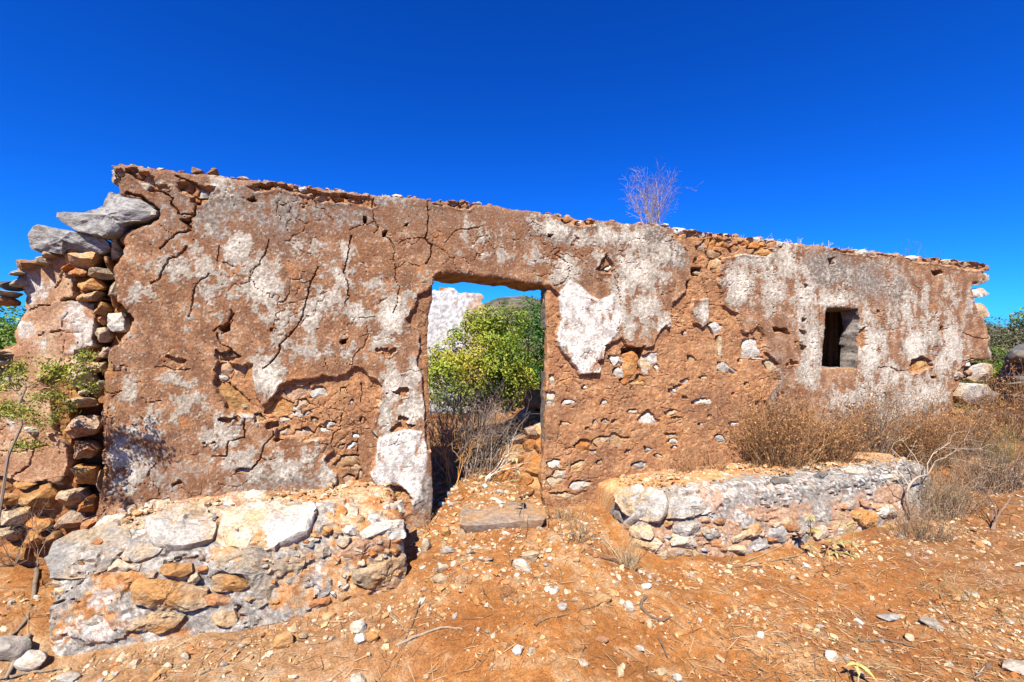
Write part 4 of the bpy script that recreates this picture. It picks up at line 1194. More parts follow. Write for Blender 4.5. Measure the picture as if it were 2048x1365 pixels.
ws(STUB, [(176, 735, 50, 20, 'cream'), (166, 758, 58, 36, 'cream'), (170, 783, 26, 12, 'cream'), (164, 804, 66, 24, 'cream'), (168, 850, 62, 46, 'orange'), (172, 900, 60, 40, 'orange'), (172, 950, 58, 38, 'ochre'), (205, 735, 16, 26, 'white'), (65, 862, 42, 16, 'white'), (110, 868, 24, 9, 'cream'),
          (20, 1000, 46, 24, 'cream'), (85, 986, 66, 52, 'ochre'), (140, 997, 62, 40, 'cream'), (176, 1012, 42, 32, 'ochre'), (148, 1038, 62, 44, 'orange'), (32, 1032, 64, 26, 'cream'), (78, 1045, 50, 24, 'ochre'), (75, 1078, 60, 34, 'ochre'), (20, 1064, 54, 28, 'cream'), (105, 1075, 34, 30, 'brown'), (30, 1100, 60, 30, 'ochre'), (-20, 1030, 50, 40, 'ochre'),
          (185, 1045, 30, 36, 'orange'), (45, 968, 60, 14, 'ochre'), (205, 770, 14, 20, 'palegrey'), (204, 960, 16, 50, 'cream'), (120, 960, 30, 16, 'brown')], d=-.098, proud=.045)

# --- window: rubble set deep and dark-toned for shade, plank lintel, sill
def win_parts():
    s0, s1 = WIN[:, 0].min(), WIN[:, 0].max(); z0, z1_ = WIN[:, 1].min(), WIN[:, 1].max()
    rng = np.random.default_rng(5)
    n = 0
    z = z0 - .12
    while z < z1_ + .12:
        hh = rng.uniform(.07, .13); s = s0 - .28
        while s < s1 + .28:
            w = rng.uniform(.10, .2)
            o2 = [(s + w * a + rng.uniform(-.008, .008), z + hh * b + rng.uniform(-.008, .008)) for a, b in ((.02, .1), (.15, .0), (.85, .02), (.98, .15), (.97, .85), (.85, .97), (.15, .97), (.03, .85))]
            plate_stone('stone', o2, P(0, -.82, 0), WT, UPV, WN, .03, .05, ST[('brown', 'orange', 'dark', 'brown')[n % 4]], WALL, 900 + n, nang=14)
            n += 1; s += w
        z += hh
    # unseen box added behind the opening to keep it dark
    a0, a1, c0, c1 = s0 - .26, s1 + .26, z0 - .02, z1_ + .10
    k = 10
    rows = []
    for t in np.linspace(-.43, -.86, k):
        loop = [(a0 + (a1 - a0) * u, c0) for u in np.linspace(0, 1, k)] + [(a1, c0 + (c1 - c0) * u) for u in np.linspace(0, 1, k)[1:]] + [(a1 + (a0 - a1) * u, c1) for u in np.linspace(0, 1, k)[1:]] + [(a0, c1 + (c0 - c1) * u) for u in np.linspace(0, 1, k)[1:-1]]
        rows.append(np.array([P(x + rng.normal(0, .01), t, y + rng.normal(0, .008)).reshape(3) for x, y in loop]))
    m = len(rows[0]); V = np.concatenate(rows)
    i = np.arange(m); F = np.concatenate([np.stack([q * m + i, q * m + (i + 1) % m, (q + 1) * m + (i + 1) % m, (q + 1) * m + i], -1) for q in range(k - 1)])
    put('window_shade_box', V, F, M_EARTH, WALL, colors=np.tile((0.30, 0.17, 0.09), (len(V), 1)))
    mb = MB()
    def board(sa, sb, da, db, za, zb, c):
        q = np.array([P(s, d, z) for s in (sa, sb) for d in (da, db) for z in (za, zb)])
        q += rng.normal(size=q.shape) * .003
        f = np.array([[0, 1, 3, 2], [4, 6, 7, 5], [0, 4, 5, 1], [2, 3, 7, 6], [0, 2, 6, 4], [1, 5, 7, 3]])
        mb.add(q, f, c)
    board(s0 - .05, s1 + .05, -.36, -.03, z1_ - .012, z1_ + .03, (0.30, 0.19, 0.11))
    mb.build('window_lintel', M_WOOD, WALL, smooth=False)
    sill = [(s0 - .01, 0), (s1 + .01, 0)]
    o2 = [(s0 - .02, -.30), (s1 + .02, -.30), (s1 + .02, -.01), ((s0 + s1) / 2, .0), (s0 - .02, -.01)]
    # a worn flat sill lying in the opening
    U, V = WT, WN
    plate_stone('window_sill', [(a, b) for a, b in o2], P(0, 0, z0 + .004), U, V, UPV, .012, .05, ST['cream'], WALL, 931, nang=24, rough=.03)
win_parts()

def door_frame():
    """weathered strips of timber still standing in the right jamb"""
    mb = MB()
    s1 = float(on_wall(1096, 640)[0])
    for (ya, yb) in ((572, 655), (745, 905)):
        _, za = on_wall(1096, yb); _, zb = on_wall(1096, ya)
        n = 14
        zz = np.linspace(za, zb, n)
        for k in range(n - 1):
            pass
        j = RNG.normal(size=(n, 4)) * .003
        ring = []
        for k, z in enumerate(zz):
            s = float(on_wall(1096, HY + (EYE - z) * FPX / 3.75)[0])
            ring += [P(s - .004 + j[k, 0], -.05 + j[k, 1], z), P(s + .05, -.045, z), P(s + .05, -.14, z), P(s - .002 + j[k, 2], -.14 + j[k, 3], z)]
        ring = np.array(ring)
        i = np.arange(n - 1)[:, None] * 4; k = np.arange(4)[None]
        F = np.stack([i + k, i + (k + 1) % 4, i + 4 + (k + 1) % 4, i + 4 + k], -1).reshape(-1, 4)
        mb2 = MB(); mb2.add(ring, F, (0.20, 0.165, 0.135)); mb2.add(ring[[0, 1, 2, 3]], np.array([[0, 1, 2, 3]]), (0.2, 0.165, .135)); mb2.add(ring[-4:], np.array([[0, 1, 2, 3]]), (0.2, 0.165, .135))
        mb2.build('door_frame_post', M_WOOD, WALL, smooth=False)
door_frame()

# ---------------------------------------------------------------- the two masonry benches
def make_bench(name, label, s0, s1, depth, r, zt_fn, zb_fn, paint, seed, lean=.06, ns=210, nu=110, end_pow=7.0, lump=.03):
    root = thing(name, tuple(P((s0 + s1) / 2, depth / 2, zb_fn(np.array((s0 + s1) / 2)))), label, 'bench')
    xx = np.linspace(-1, 1, ns)
    ss = (s0 + s1) / 2 + (s1 - s0) / 2 * np.sign(xx) * (1 - (1 - np.abs(xx)) ** 1.7)
    u = np.linspace(0, 1, nu)
    S, Uu = np.meshgrid(ss, u, indexing='ij')
    sc, half = (s0 + s1) / 2, (s1 - s0) / 2
    x = np.clip(np.abs((S - sc) / half), 0, 1)
    e = (1 - x ** end_pow) ** (1 / end_pow)
    zb = zb_fn(S) - .10
    dep = (depth + .03 * fbm(S * 2, S * 0, 3, seed)) * (.35 + .65 * e)
    zt_f, zt_b = zt_fn(S)
    hgt_f, hgt_b = (zt_f - zb) * (.25 + .75 * e ** .8), (zt_b - zb) * (.25 + .75 * e ** .5)
    L1, L2, L3 = depth - r, math.pi / 2 * r, .6 - r
    L = L1 + L2 + L3
    t = Uu * L
    a = np.clip(t / L1, 0, 1); b = np.clip((t - L1) / L2, 0, 1) * math.pi / 2; c = np.clip((t - L1 - L2) / L3, 0, 1)
    D = -.06 + (dep - r + .06) * a + r * np.sin(b) + lean * c * e
    Zt = lerp(hgt_b, hgt_f, a)
    Z = zb + Zt - r * (1 - np.cos(b)) - (Zt - r) * c
    V = P(S, D, Z)
    du = np.gradient(V, axis=1); dsv = np.gradient(V, axis=0)
    N = np.cross(dsv, du); N /= np.linalg.norm(N, axis=2, keepdims=True) + 1e-9
    N = -N if N[ns // 2, nu - 10] @ np.array(WN) < 0 else N
    g = S; k2 = t
    f1, f2, cid = voronoi(g * 4.2 + .6 * fbm(g * 5, k2 * 5, 3, seed + 1), k2 * 8.5 + .6 * fbm(g * 5, k2 * 5, 3, seed + 6), seed + 2)
    hgt = lump * (cid - .5) * 1.1 + .018 * fbm(g * 2.2, k2 * 2.2, 3, seed + 3) + .010 * fbm(g * 8, k2 * 10, 3, seed + 4) + .009 * fbm(g * 24, k2 * 34, 3, seed + 5, .75)
    hair = np.clip(1 - (f2 - f1) / .06, 0, 1)
    hgt = hgt - .034 * hair * sstep(-.3, .2, fbm(g * 2, k2 * 2, 2, seed + 7))
    V2 = V + N * hgt[..., None]
    col = paint(S, t, a, c, f1, f2, cid, hair)
    idx = np.arange(ns * nu).reshape(ns, nu)
    F = np.stack([idx[:-1, :-1], idx[:-1, 1:], idx[1:, 1:], idx[1:, :-1]], -1).reshape(-1, 4)
    VV = V2.reshape(-1, 3)
    put('bench_body', VV, F, M_PLASTER, root, colors=col.reshape(-1, 3), sharp=34)
    bv = BVHTree.FromPolygons([tuple(v) for v in V.reshape(-1, 3)], [tuple(int(i) for i in f) for f in F])
    return root, bv

def bench_stone(root, bv, outline, mat, proud=.03, back=.10, name='stone', lift=0.0, **kw):
    _sid[0] += 1
    o = np.asarray(outline, float)
    c = o.mean(0)
    hits = []
    for q in [c] + [c + (p - c) * .6 for p in o]:
        loc, n, i, dist = bv.ray_cast(CAMV, pix_ray(q[0], q[1]))
        if loc is not None:
            r = pix_ray(q[0], q[1])
            if n.dot(r) > 0: n = -n
            hits.append((loc, n))
    if not hits:
        return None
    loc = sum((h[0] for h in hits), Vector()) / len(hits)
    N = sum((h[1] for h in hits), Vector()).normalized()
    r = pix_ray(c[0], c[1])
    if -N.dot(r) < .45:                              # too edge-on to draw on: lean the face towards the viewer
        N = (N - r * (.45 + N.dot(r))).normalized()
    U = UPV.cross(N)
    U = U.normalized() if U.length > .05 else WT.copy()
    if U.dot(WT) < 0: U = -U
    V = N.cross(U).normalized()
    loc = loc + N * lift
    o2 = []
    for q in o:
        r = pix_ray(q[0], q[1])
        den = r.dot(N)
        if abs(den) < .08: continue
        lam = (loc - CAMV).dot(N) / den
        p = CAMV + r * lam - loc
        o2.append((p.dot(U), p.dot(V)))
    return plate_stone(name, o2, np.asarray(loc), U, V, N, proud, back, ST[mat], root, _sid[0], **kw)

def paint_left(S, t, a, c, f1, f2, cid, hair):
    nA = fbm(S * 2, t * 2, 4, 801); nB = fbm(S * 9, t * 10, 5, 802, .65); nC = fbm(S * 34, t * 36, 3, 803, .7)
    earth = mixc((0.46, 0.20, 0.07), (0.62, 0.36, 0.16), sstep(-.5, .5, nB + .4 * nC))
    tan = mixc((0.42, 0.27, 0.15), (0.64, 0.49, 0.33), sstep(-.5, .5, nC + .5 * nB))
    grey = mixc((0.22, 0.195, 0.168), (0.48, 0.435, 0.375), sstep(-.5, .6, nC + .4 * nB))
    white = mixc((0.52, 0.46, 0.40), (0.76, 0.70, 0.62), sstep(-.5, .5, nC))
    col = mixc(earth, tan, sstep(-.35, .15, nB + .5 * nA))
    front = sstep(.85, 1.0, a)
    leftend = sstep(-1.9, -2.4, S)
    col = mixc(col, grey, sstep(-.05, .12, nA * .8 + nB * .5 + .35 * leftend - .02) * (.3 + .7 * front))
    col = mixc(col, white, sstep(.30, .42, fbm(S * 4, t * 4, 5, 804, .6) + .02 * leftend + .2 * nC) * .85)
    col = mixc(col, (0.30, 0.125, 0.05), hair * .7)
    return col
def paint_right(S, t, a, c, f1, f2, cid, hair):
    nA = fbm(S * 1.7, t * 2, 4, 811); nB = fbm(S * 9, t * 11, 5, 812, .65); nC = fbm(S * 34, t * 40, 3, 813, .7)
    earth = mixc((0.50, 0.235, 0.085), (0.64, 0.41, 0.20), sstep(-.5, .5, nB + .4 * nC))
    grey = mixc((0.24, 0.215, 0.185), (0.48, 0.435, 0.38), sstep(-.5, .6, nC + .5 * nB))
    pink = mixc((0.38, 0.21, 0.12), (0.54, 0.36, 0.24), sstep(-.5, .5, nC + nB * .3))
    black = mixc((0.05, 0.048, 0.045), (0.16, 0.15, 0.14), sstep(-.3, .6, nC))
    white = mixc((0.52, 0.48, 0.44), (0.74, 0.70, 0.65), sstep(-.5, .5, nC))
    col = mixc(earth, grey, sstep(.74, .94, a + .14 * nB))
    edge = sstep(.60, .80, a + .16 * nB) * sstep(.16, .02, c) * sstep(1.6, 2.3, S)
    col = mixc(col, black, edge * sstep(-.02, .12, nB + .3 * nA) * .92)
    col = mixc(col, white, sstep(.12, .30, nA * .5 + nB * .6 + .6 * nC) * sstep(.80, .92, a) * sstep(.45, .1, c) * .85)
    col = mixc(col, pink, sstep(.05, .22, c + .25 * nA + .2 * nB) * sstep(-.30, -.05, fbm(S * 2.3, t * 3, 4, 814)))
    col = mixc(col, white, sstep(.40, .6, fbm(S * 5, t * 5, 4, 816) + .3 * nC) * sstep(.95, 1, a) * .8)
    col = mixc(col, (0.34, 0.16, 0.075), hair * .7 * sstep(.9, 1, a))
    return col

BL, BLV = make_bench('stone_bench', 'rounded rubble bench of big pale stones against the wall left of the doorway', -2.64, -.90, .58, .24,
                     lambda s: (.255 + .02 * fbm(s * 2, s * 0, 2, 821), .295 + 0 * s), lambda s: -.29 + 0 * s, paint_left, 830)
BR, BRV = make_bench('stone_bench', 'long grey-topped rubble bench against the wall right of the doorway', .80, 4.35, .62, .13,
                     lambda s: (.135 - .012 * (s - 1) + .015 * fbm(s * 2, s * 0, 2, 822), .12 - .008 * (s - 1)), lambda s: -.34 - .03 * np.clip(s - .8, 0, 2.2), paint_right, 840, ns=300, nu=100, end_pow=9.0, lump=.020)

LB = [
    ([(436, 1049), (451, 1030), (488, 1016), (562, 1005), (629, 997), (637, 1016), (629, 1038), (618, 1064), (599, 1077), (544, 1094), (488, 1097), (455, 1086), (440, 1068)], 'palegrey', .075, 40),
    ([(288, 1045), (317, 1030), (362, 1012), (403, 1001), (428, 1030), (432, 1068), (399, 1086), (355, 1094), (303, 1088), (288, 1068)], 'palegrey', .06, 36),
    ([(91, 1120), (110, 1085), (154, 1060), (225, 1045), (262, 1070), (250, 1100), (210, 1138), (173, 1153), (140, 1157), (102, 1157)], 'grey', .03, 36),
    ([(262, 1072), (300, 1092), (340, 1100), (310, 1112), (270, 1128), (238, 1108)], 'grey', .02, 24),
    ([(210, 1142), (236, 1116), (269, 1133), (254, 1146)], 'palegrey', .04, 20),
    ([(317, 1129), (384, 1125), (388, 1142), (366, 1155), (321, 1149)], 'cream', .045, 24),
    (ell(388, 1157, 26, 22, 0, seed=61), 'cream', .05, 16),
    ([(262, 1171), (277, 1157), (332, 1157), (414, 1179), (418, 1212), (369, 1223), (321, 1220), (266, 1201)], 'cream', .07, 36),
    ([(228, 1242), (273, 1214), (321, 1225), (373, 1231), (351, 1253), (321, 1266), (247, 1257)], 'cream', .05, 32),
    ([(425, 1183), (425, 1149), (470, 1149), (503, 1171), (481, 1184)], 'cream', .04, 24),
    ([(429, 1120), (477, 1097), (588, 1086), (614, 1116), (600, 1150), (540, 1205), (522, 1216), (473, 1216), (470, 1190), (507, 1179), (488, 1149), (433, 1138)], 'grey', .025, 40),
    ([(600, 1100), (659, 1131), (681, 1162), (651, 1194), (592, 1197), (565, 1180), (590, 1140)], 'grey', .022, 30),
    (ell(440, 1200, 56, 24, 0, seed=62), 'orange', .035, 20), (ell(450, 1236, 70, 38, .1, seed=63), 'cream', .04, 24),
    ([(707, 1142), (774, 1116), (811, 1108), (815, 1138), (807, 1168), (785, 1186), (733, 1179), (707, 1164)], 'cream', .06, 36),
    ([(670, 1108), (711, 1079), (781, 1078), (778, 1097), (759, 1123), (711, 1138), (674, 1123)], 'orange', .035, 30),
    ([(714, 1068), (744, 1047), (807, 1038), (811, 1079), (781, 1082), (763, 1071), (726, 1082)], 'white', .05, 32),
    ([(766, 1023), (778, 1005), (807, 1001), (811, 1029)], 'white', .04, 20),
    (ell(703, 1021, 34, 22, .2, seed=64), 'white', .04, 18), (ell(742, 1036, 17, 20, 0, seed=65), 'white', .03, 14), (ell(681, 1002, 28, 26, 0, seed=66), 'palegrey', .04, 18),
    (ell(700, 1062, 28, 20, 0, seed=67), 'palegrey', .035, 16), (ell(683, 1082, 32, 24, .4, seed=68), 'grey', .04, 18), (ell(644, 1103, 34, 26, .3, seed=69), 'grey', .03, 18), (ell(620, 1088, 24, 16, 0, seed=70), 'grey', .03, 14),
    (ell(677, 1124, 18, 15, 0, seed=71), 'cream', .03, 14),
    ([(132, 1242), (154, 1220), (221, 1216), (225, 1257), (191, 1272), (136, 1275)], 'grey', .025, 28),
    (ell(169, 1190, 42, 26, .3, seed=72), 'white', .03, 18), (ell(214, 1175, 42, 22, 0, seed=73), 'white', .03, 18), (ell(223, 1201, 18, 30, -.3, seed=74), 'white', .03, 16), (ell(121, 1183, 22, 20, 0, seed=75), 'white', .03, 14), (ell(115, 1165, 26, 22, 0, seed=76), 'grey', .03, 14),
    (ell(560, 1229, 74, 22, 0, seed=77), 'grey', .025, 20), (ell(640, 1206, 44, 18, -.2, seed=78), 'orange', .03, 16), (ell(690, 1192, 36, 22, 0, seed=79), 'cream', .035, 16),
    (ell(490, 984, 55, 16, 0, seed=80), 'orange', .03, 16), (ell(540, 990, 34, 11, 0, seed=81), 'ochre', .02, 14), (ell(414, 999, 32, 10, -.1, seed=82), 'cream', .02, 14), (ell(466, 1004, 44, 13, -.25, seed=83), 'palegrey', .02, 14),
    (ell(250, 1160, 26, 18, 0, seed=84), 'ochre', .03, 14), (ell(300, 1148, 30, 16, 0, seed=85), 'orange', .03, 14), (ell(405, 1140, 24, 14, 0, seed=86), 'orange', .025, 14), (ell(245, 1190, 20, 24, 0, seed=87), 'orange', .03, 14), (ell(655, 1060, 20, 16, 0, seed=88), 'ochre', .03, 12), (ell(660, 1030, 18, 14, 0, seed=89), 'cream', .03, 12),
]
for ol, m, pr, na in LB:
    bench_stone(BL, BLV, ol, m, pr * .8, .10, nang=max(na, 20) + (14 if na >= 30 else 0), rough=.15, flat=8.0)
RB = [
    ([(1226, 993), (1238, 974), (1279, 969), (1330, 985), (1337, 1010), (1322, 1043), (1279, 1040), (1246, 1028), (1232, 1010)], 'palegrey', .05, 36),
    ([(1334, 990), (1380, 992), (1425, 994), (1431, 1016), (1384, 1034), (1334, 1041)], 'palegrey', .04, 30),
    (ell(1281, 1062, 52, 27, .15, seed=91), 'palegrey', .06, 24), (ell(1293, 1089, 72, 34, .1, seed=92), 'cream', .06, 26), (ell(1372, 1056, 44, 38, .2, seed=93), 'grey', .05, 24), (ell(1362, 1082, 56, 28, .15, seed=94), 'palegrey', .05, 24),
    (ell(1422, 1066, 48, 30, .1, seed=95), 'grey', .035, 22), ([(1463, 1080), (1490, 1058), (1516, 1044), (1521, 1066), (1490, 1078), (1468, 1088)], 'cream', .035, 24), (ell(1473, 1099, 34, 17, 0, seed=96), 'cream', .04, 18), (ell(1325, 1110, 30, 20, 0, seed=97), 'palegrey', .05, 18),
    (ell(1381, 1108, 60, 24, .1, seed=98), 'cream', .05, 22), (ell(1285, 1126, 56, 24, .2, seed=99), 'cream', .05, 22), (ell(1730, 1037, 48, 32, .2, seed=100), 'ochre', .05, 24), (ell(1772, 1026, 36, 32, 0, seed=101), 'palegrey', .06, 22), (ell(1775, 1054, 28, 14, 0, seed=102), 'ochre', .04, 16),
    (ell(1556, 1070, 44, 34, -.4, seed=103), 'grey', .03, 20), (ell(1585, 1050, 34, 26, .2, seed=104), 'orange', .03, 18), (ell(1340, 1046, 26, 14, 0, seed=105), 'cream', .04, 14), (ell(1440, 1090, 36, 22, 0, seed=106), 'orange', .03, 16), (ell(1700, 1010, 40, 18, -.2, seed=107), 'grey', .03, 18),
    (ell(1640, 1065, 40, 30, 0, seed=108), 'grey', .03, 18), (ell(1680, 1060, 30, 24, 0, seed=109), 'palegrey', .03, 16), (ell(1520, 1095, 40, 18, -.2, seed=110), 'grey', .03, 16), (ell(1255, 1090, 20, 40, .2, seed=111), 'brown', .04, 16), (ell(1410, 1040, 30, 16, 0, seed=112), 'orange', .03, 14),
    (ell(1640, 950, 50, 14, -.1, seed=113), 'dark', .02, 16), (ell(1720, 944, 60, 12, -.05, seed=114), 'palegrey', .02, 18), (ell(1560, 962, 60, 12, 0, seed=115), 'dark', .015, 18), (ell(1780, 955, 50, 16, 0, seed=116), 'palegrey', .03, 16),
    (ell(1236, 1032, 24, 30, .1, seed=119), 'grey', .04, 18), (ell(1250, 1056, 26, 22, .1, seed=120), 'brown', .04, 16), (ell(1258, 1112, 24, 26, .1, seed=121), 'cream', .04, 16), (ell(1242, 1082, 18, 26, .2, seed=122), 'grey', .03, 14),
    (ell(1290, 960, 26, 14, 0, seed=117), 'ochre', .03, 14), (ell(1312, 965, 18, 10, 0, seed=118), 'ochre', .03, 12),
]
for ol, m, pr, na in RB:
    bench_stone(BR, BRV, ol, m, pr, .10, nang=max(na, 20) + (12 if na >= 22 else 0), rough=.15, flat=8.0)

rb_ = np.random.default_rng(77)
for k in range(46):
    px_, py_ = rb_.uniform(640, 812), rb_.uniform(995, 1190)
    w_ = rb_.uniform(10, 24)
    bench_stone(BL, BLV, ell(px_, py_, w_, w_ * rb_.uniform(.5, .9), rb_.uniform(-.5, .5), seed=5000 + k), ('cream', 'ochre', 'palegrey', 'orange', 'white')[k % 5], .028, .06, nang=14, rough=.14, lift=.006)
for k in range(60):
    px_, py_ = rb_.uniform(100, 640), rb_.uniform(1000, 1262)
    w_ = rb_.uniform(9, 22)
    bench_stone(BL, BLV, ell(px_, py_, w_ * 1.3, w_ * rb_.uniform(.4, .8), rb_.uniform(-.4, .4), seed=5100 + k), ('cream', 'ochre', 'palegrey', 'orange', 'grey')[k % 5], .022, .06, nang=14, rough=.14, lift=.004)
for k in range(60):
    px_ = rb_.uniform(1240, 1790); py_ = 1020 + (1790 - px_) / 550 * 40 + rb_.uniform(0, 75) - (px_ - 1240) / 550 * 20
    w_ = rb_.uniform(9, 26)
    bench_stone(BR, BRV, ell(px_, py_, w_ * 1.3, w_ * rb_.uniform(.45, .8), rb_.uniform(-.4, .4), seed=5200 + k), ('cream', 'palegrey', 'orange', 'grey', 'brown')[k % 5], .022, .06, nang=14, rough=.14, lift=.002)
# ---------------------------------------------------------------- doorstep
def make_step():
    ol = [(918, 1049), (920, 1028), (926, 1008), (960, 1005), (1020, 1003), (1066, 1006), (1086, 1012), (1094, 1034), (1088, 1040), (1040, 1043), (965, 1050), (930, 1052)]
    r0 = pix_ray(980, 1030)
    z = -.020
    pts = []
    for q in ol:
        r = pix_ray(*q)
        lam = (z - EYE) / r.z
        p = CAMV + r * lam
        pts.append((p.x, p.y))
    return plate_stone('doorstep', pts, (0, 0, z), Vector((1, 0, 0)), Vector((0, 1, 0)), UPV, .010, .10, M_STEP, None, 77, nang=56, jag=.006, flat=14.0, rough=.022)
M_STEP = mat_stone('worn_step_stone', (0.22, 0.175, 0.14), (0.32, 0.265, 0.22), (0.42, 0.35, 0.29), (0.48, 0.27, 0.12), 0.6, scale=4.0, bump=.35)
set_props(make_step(), 'long worn grey-brown doorstep lying in front of the doorway', 'doorstep')

# ---------------------------------------------------------------- loose stones
def ico(sub):
    bm = bmesh.new()
    bmesh.ops.create_icosphere(bm, subdivisions=sub, radius=1.0)
    v = np.array([x.co for x in bm.verts]); f = np.array([[a.index for a in x.verts] for x in bm.faces])
    bm.free()
    return v / np.linalg.norm(v, axis=1, keepdims=True), f
ICO = {k: ico(k) for k in (1, 2, 3)}

def rad_stone(seed, sub=2, ncut=13, rough=.05):
    """angular stone: a sphere cut by random planes, then roughened"""
    rng = np.random.default_rng(seed)
    d, f = ICO[sub]
    n = rng.normal(size=(ncut, 3)); n /= np.linalg.norm(n, axis=1, keepdims=True)
    h = rng.uniform(.55, .95, ncut)
    dots = np.clip(d @ n.T, 1e-3, None)
    r = np.minimum((h[None] / dots).min(1), 1.15)
    r = r * (1 + rough * noise3(d * 2.3 + seed, 710) + rough * .7 * noise3(d * 5 + seed, 711))
    v = d * r[:, None]
    return v, f

def stone_mesh(name, seed, sub, mat, sharp=26, unit=.03):
    """a stone of about its real size, so that the grain of its material keeps its scale"""
    v, f = rad_stone(seed, sub)
    me = mesh_from(name, v * unit, f, None, True, sharp)
    me['unit'] = unit
    me.materials.append(mat)
    return me

def rest_stone(me, p, size, rz, tilt=(0, 0), label=None, group=None, sink=.25, name='loose_stone', cat='stone'):
    o = bpy.data.objects.new(name, me)
    COL.objects.link(o)
    o.scale = tuple(q / me['unit'] for q in size)
    o.rotation_euler = (tilt[0], tilt[1], rz)
    o.location = (p[0], p[1], p[2] + size[2] * (.75 - sink * 1.6))
    return set_props(o, label, cat, group)

NAMED = [  # pixel, width, height, material, label
    (720, 1250, 34, 26, 'white', 'white rounded stone in front of the left bench, above two smaller ones'),
    (719, 1276, 28, 20, 'white', 'small white stone wedged under the rounded white stone near the left bench'),
    (746, 1270, 30, 24, 'ochre', 'ochre stone touching the pair of white stones near the left bench'),
    (568, 1276, 46, 34, 'cream', 'broad cream flat stone lying before the left bench'),
    (606, 1268, 26, 18, 'cream', 'cream chip right beside the broad cream flat stone'),
    (660, 1228, 30, 14, 'cream', 'thin cream flake below the left bench'),
    (1046, 1126, 34, 30, 'palegrey', 'grey faced stone leaning on a cream one between door and path'),
    (1062, 1106, 40, 30, 'cream', 'cream stone behind the grey faced stone before the doorstep'),
    (1206, 1190, 44, 28, 'cream', 'cream split stone at the end of the curved stick'),
    (1257, 1208, 27, 22, 'white', 'white notched stone lying on bare orange dirt'),
    (1291, 1169, 22, 16, 'white', 'white stone at the foot of the straw by the right bench'),
    (1112, 1174, 12, 18, 'white', 'slim white pebble standing alone on the orange dirt before the door'),
    (1034, 1294, 22, 30, 'white', 'tall white stone near the bottom edge below the doorway'),
    (1062, 1298, 16, 18, 'white', 'white pebble right of the tall white stone near the bottom'),
    (881, 1152, 28, 20, 'cream', 'cream stone beside dry twigs left of the path'),
    (884, 1134, 24, 16, 'cream', 'cream stone just behind its neighbour by the dry twigs'),
    (2036, 1332, 46, 34, 'palegrey', 'rough grey stone in the bottom right corner'),
    (1664, 1306, 30, 32, 'white', 'crumbly white stone above the curled pale weed'),
    (1866, 1246, 48, 18, 'grey', 'long grey flake on the slope at lower right'),
    (1778, 1232, 46, 14, 'grey', 'thin grey slate flake left of the long grey flake'),
    (1612, 1130, 20, 14, 'white', 'bright white stone beside black twigs right of the path'),
    (1820, 1274, 24, 16, 'cream', 'tan stone beside a grey one at lower right'),
    (1508, 1126, 28, 16, 'cream', 'cream stone in front of the right bench'),
    (1153, 1118, 16, 14, 'cream', 'round yellowish stone between path and right bench'),
    (1182, 1068, 12, 11, 'white', 'white pebble left of the right bench end'),
    (1010, 940, 40, 44, 'ochre', 'yellow upright stone standing inside the doorway'),
    (1060, 946, 64, 36, 'ochre', 'orange squared block lying inside the doorway'),
    (890, 1058, 22, 30, 'cream', 'cream stone at the left end of the doorstep'),
    (922, 1060, 20, 26, 'cream', 'folded cream flake against the left end of the doorstep'),
    (884, 1006, 16, 12, 'white', 'white stone by the left door jamb behind the doorstep'),
    (846, 1028, 30, 26, 'palegrey', 'pale stone at the foot of the left door jamb'),
    (850, 1082, 20, 44, 'palegrey', 'narrow upright pale stone at the right end of the left bench'),
    (895, 1095, 28, 20, 'grey', 'grey stone among twigs below the doorstep'),
    (938, 1100, 14, 18, 'cream', 'small cream stone in the cluster below the doorstep'),
    (956, 1092, 12, 10, 'white', 'white pebble in the cluster below the doorstep'),
    (976, 1096, 13, 11, 'white', 'rightmost white pebble in the cluster below the doorstep'),
    (10, 1285, 70, 56, 'grey', 'large flat grey stone cut by the lower left edge'),
    (62, 1310, 50, 36, 'palegrey', 'pale stone beside the stick in the lower left corner'),
    (140, 1352, 46, 22, 'palegrey', 'pale flat stone on the bottom edge at left'),
    (715, 1352, 34, 30, 'palegrey', 'pale grey stone on the bottom edge left of centre'),
    (742, 1362, 24, 26, 'cream', 'tan stone on the bottom edge left of centre'),
    (1240, 1340, 22, 30, 'white', 'white standing chip on the bottom edge right of centre'),
    (1355, 1352, 20, 20, 'white', 'white pebble at the bottom edge beside pale grit'),
    (1165, 1324, 22, 14, 'orange', 'red-orange tile-like chip near the bottom edge'),
    (1204, 1276, 24, 16, 'orange', 'flat orange chip below the white notched stone'),
    (1275, 1292, 14, 16, 'white', 'small white chip right of the flat orange chip'),
    (370, 1308, 16, 24, 'palegrey', 'upright grey chip in front of the left bench'),
    (484, 1288, 20, 20, 'palegrey', 'pale grey chip below the left bench front'),
]
for i, (px, py, w, h, m, lab) in enumerate(NAMED):
    p = hit_ground(px, py + h * .42)
    dist = p.y
    sw, sh = w / 2 * dist / FPX, h / 2 * dist / FPX
    me = stone_mesh('loose_stone', 2000 + i, 3 if w > 30 else 2, ST[m])
    rest_stone(me, p, (sw * 1.12, max(sw * .8, sh * .7), sh * .95), RNG.uniform(-.3, .3), (RNG.uniform(-.2, .2), RNG.uniform(-.2, .2)), lab, None, .22)
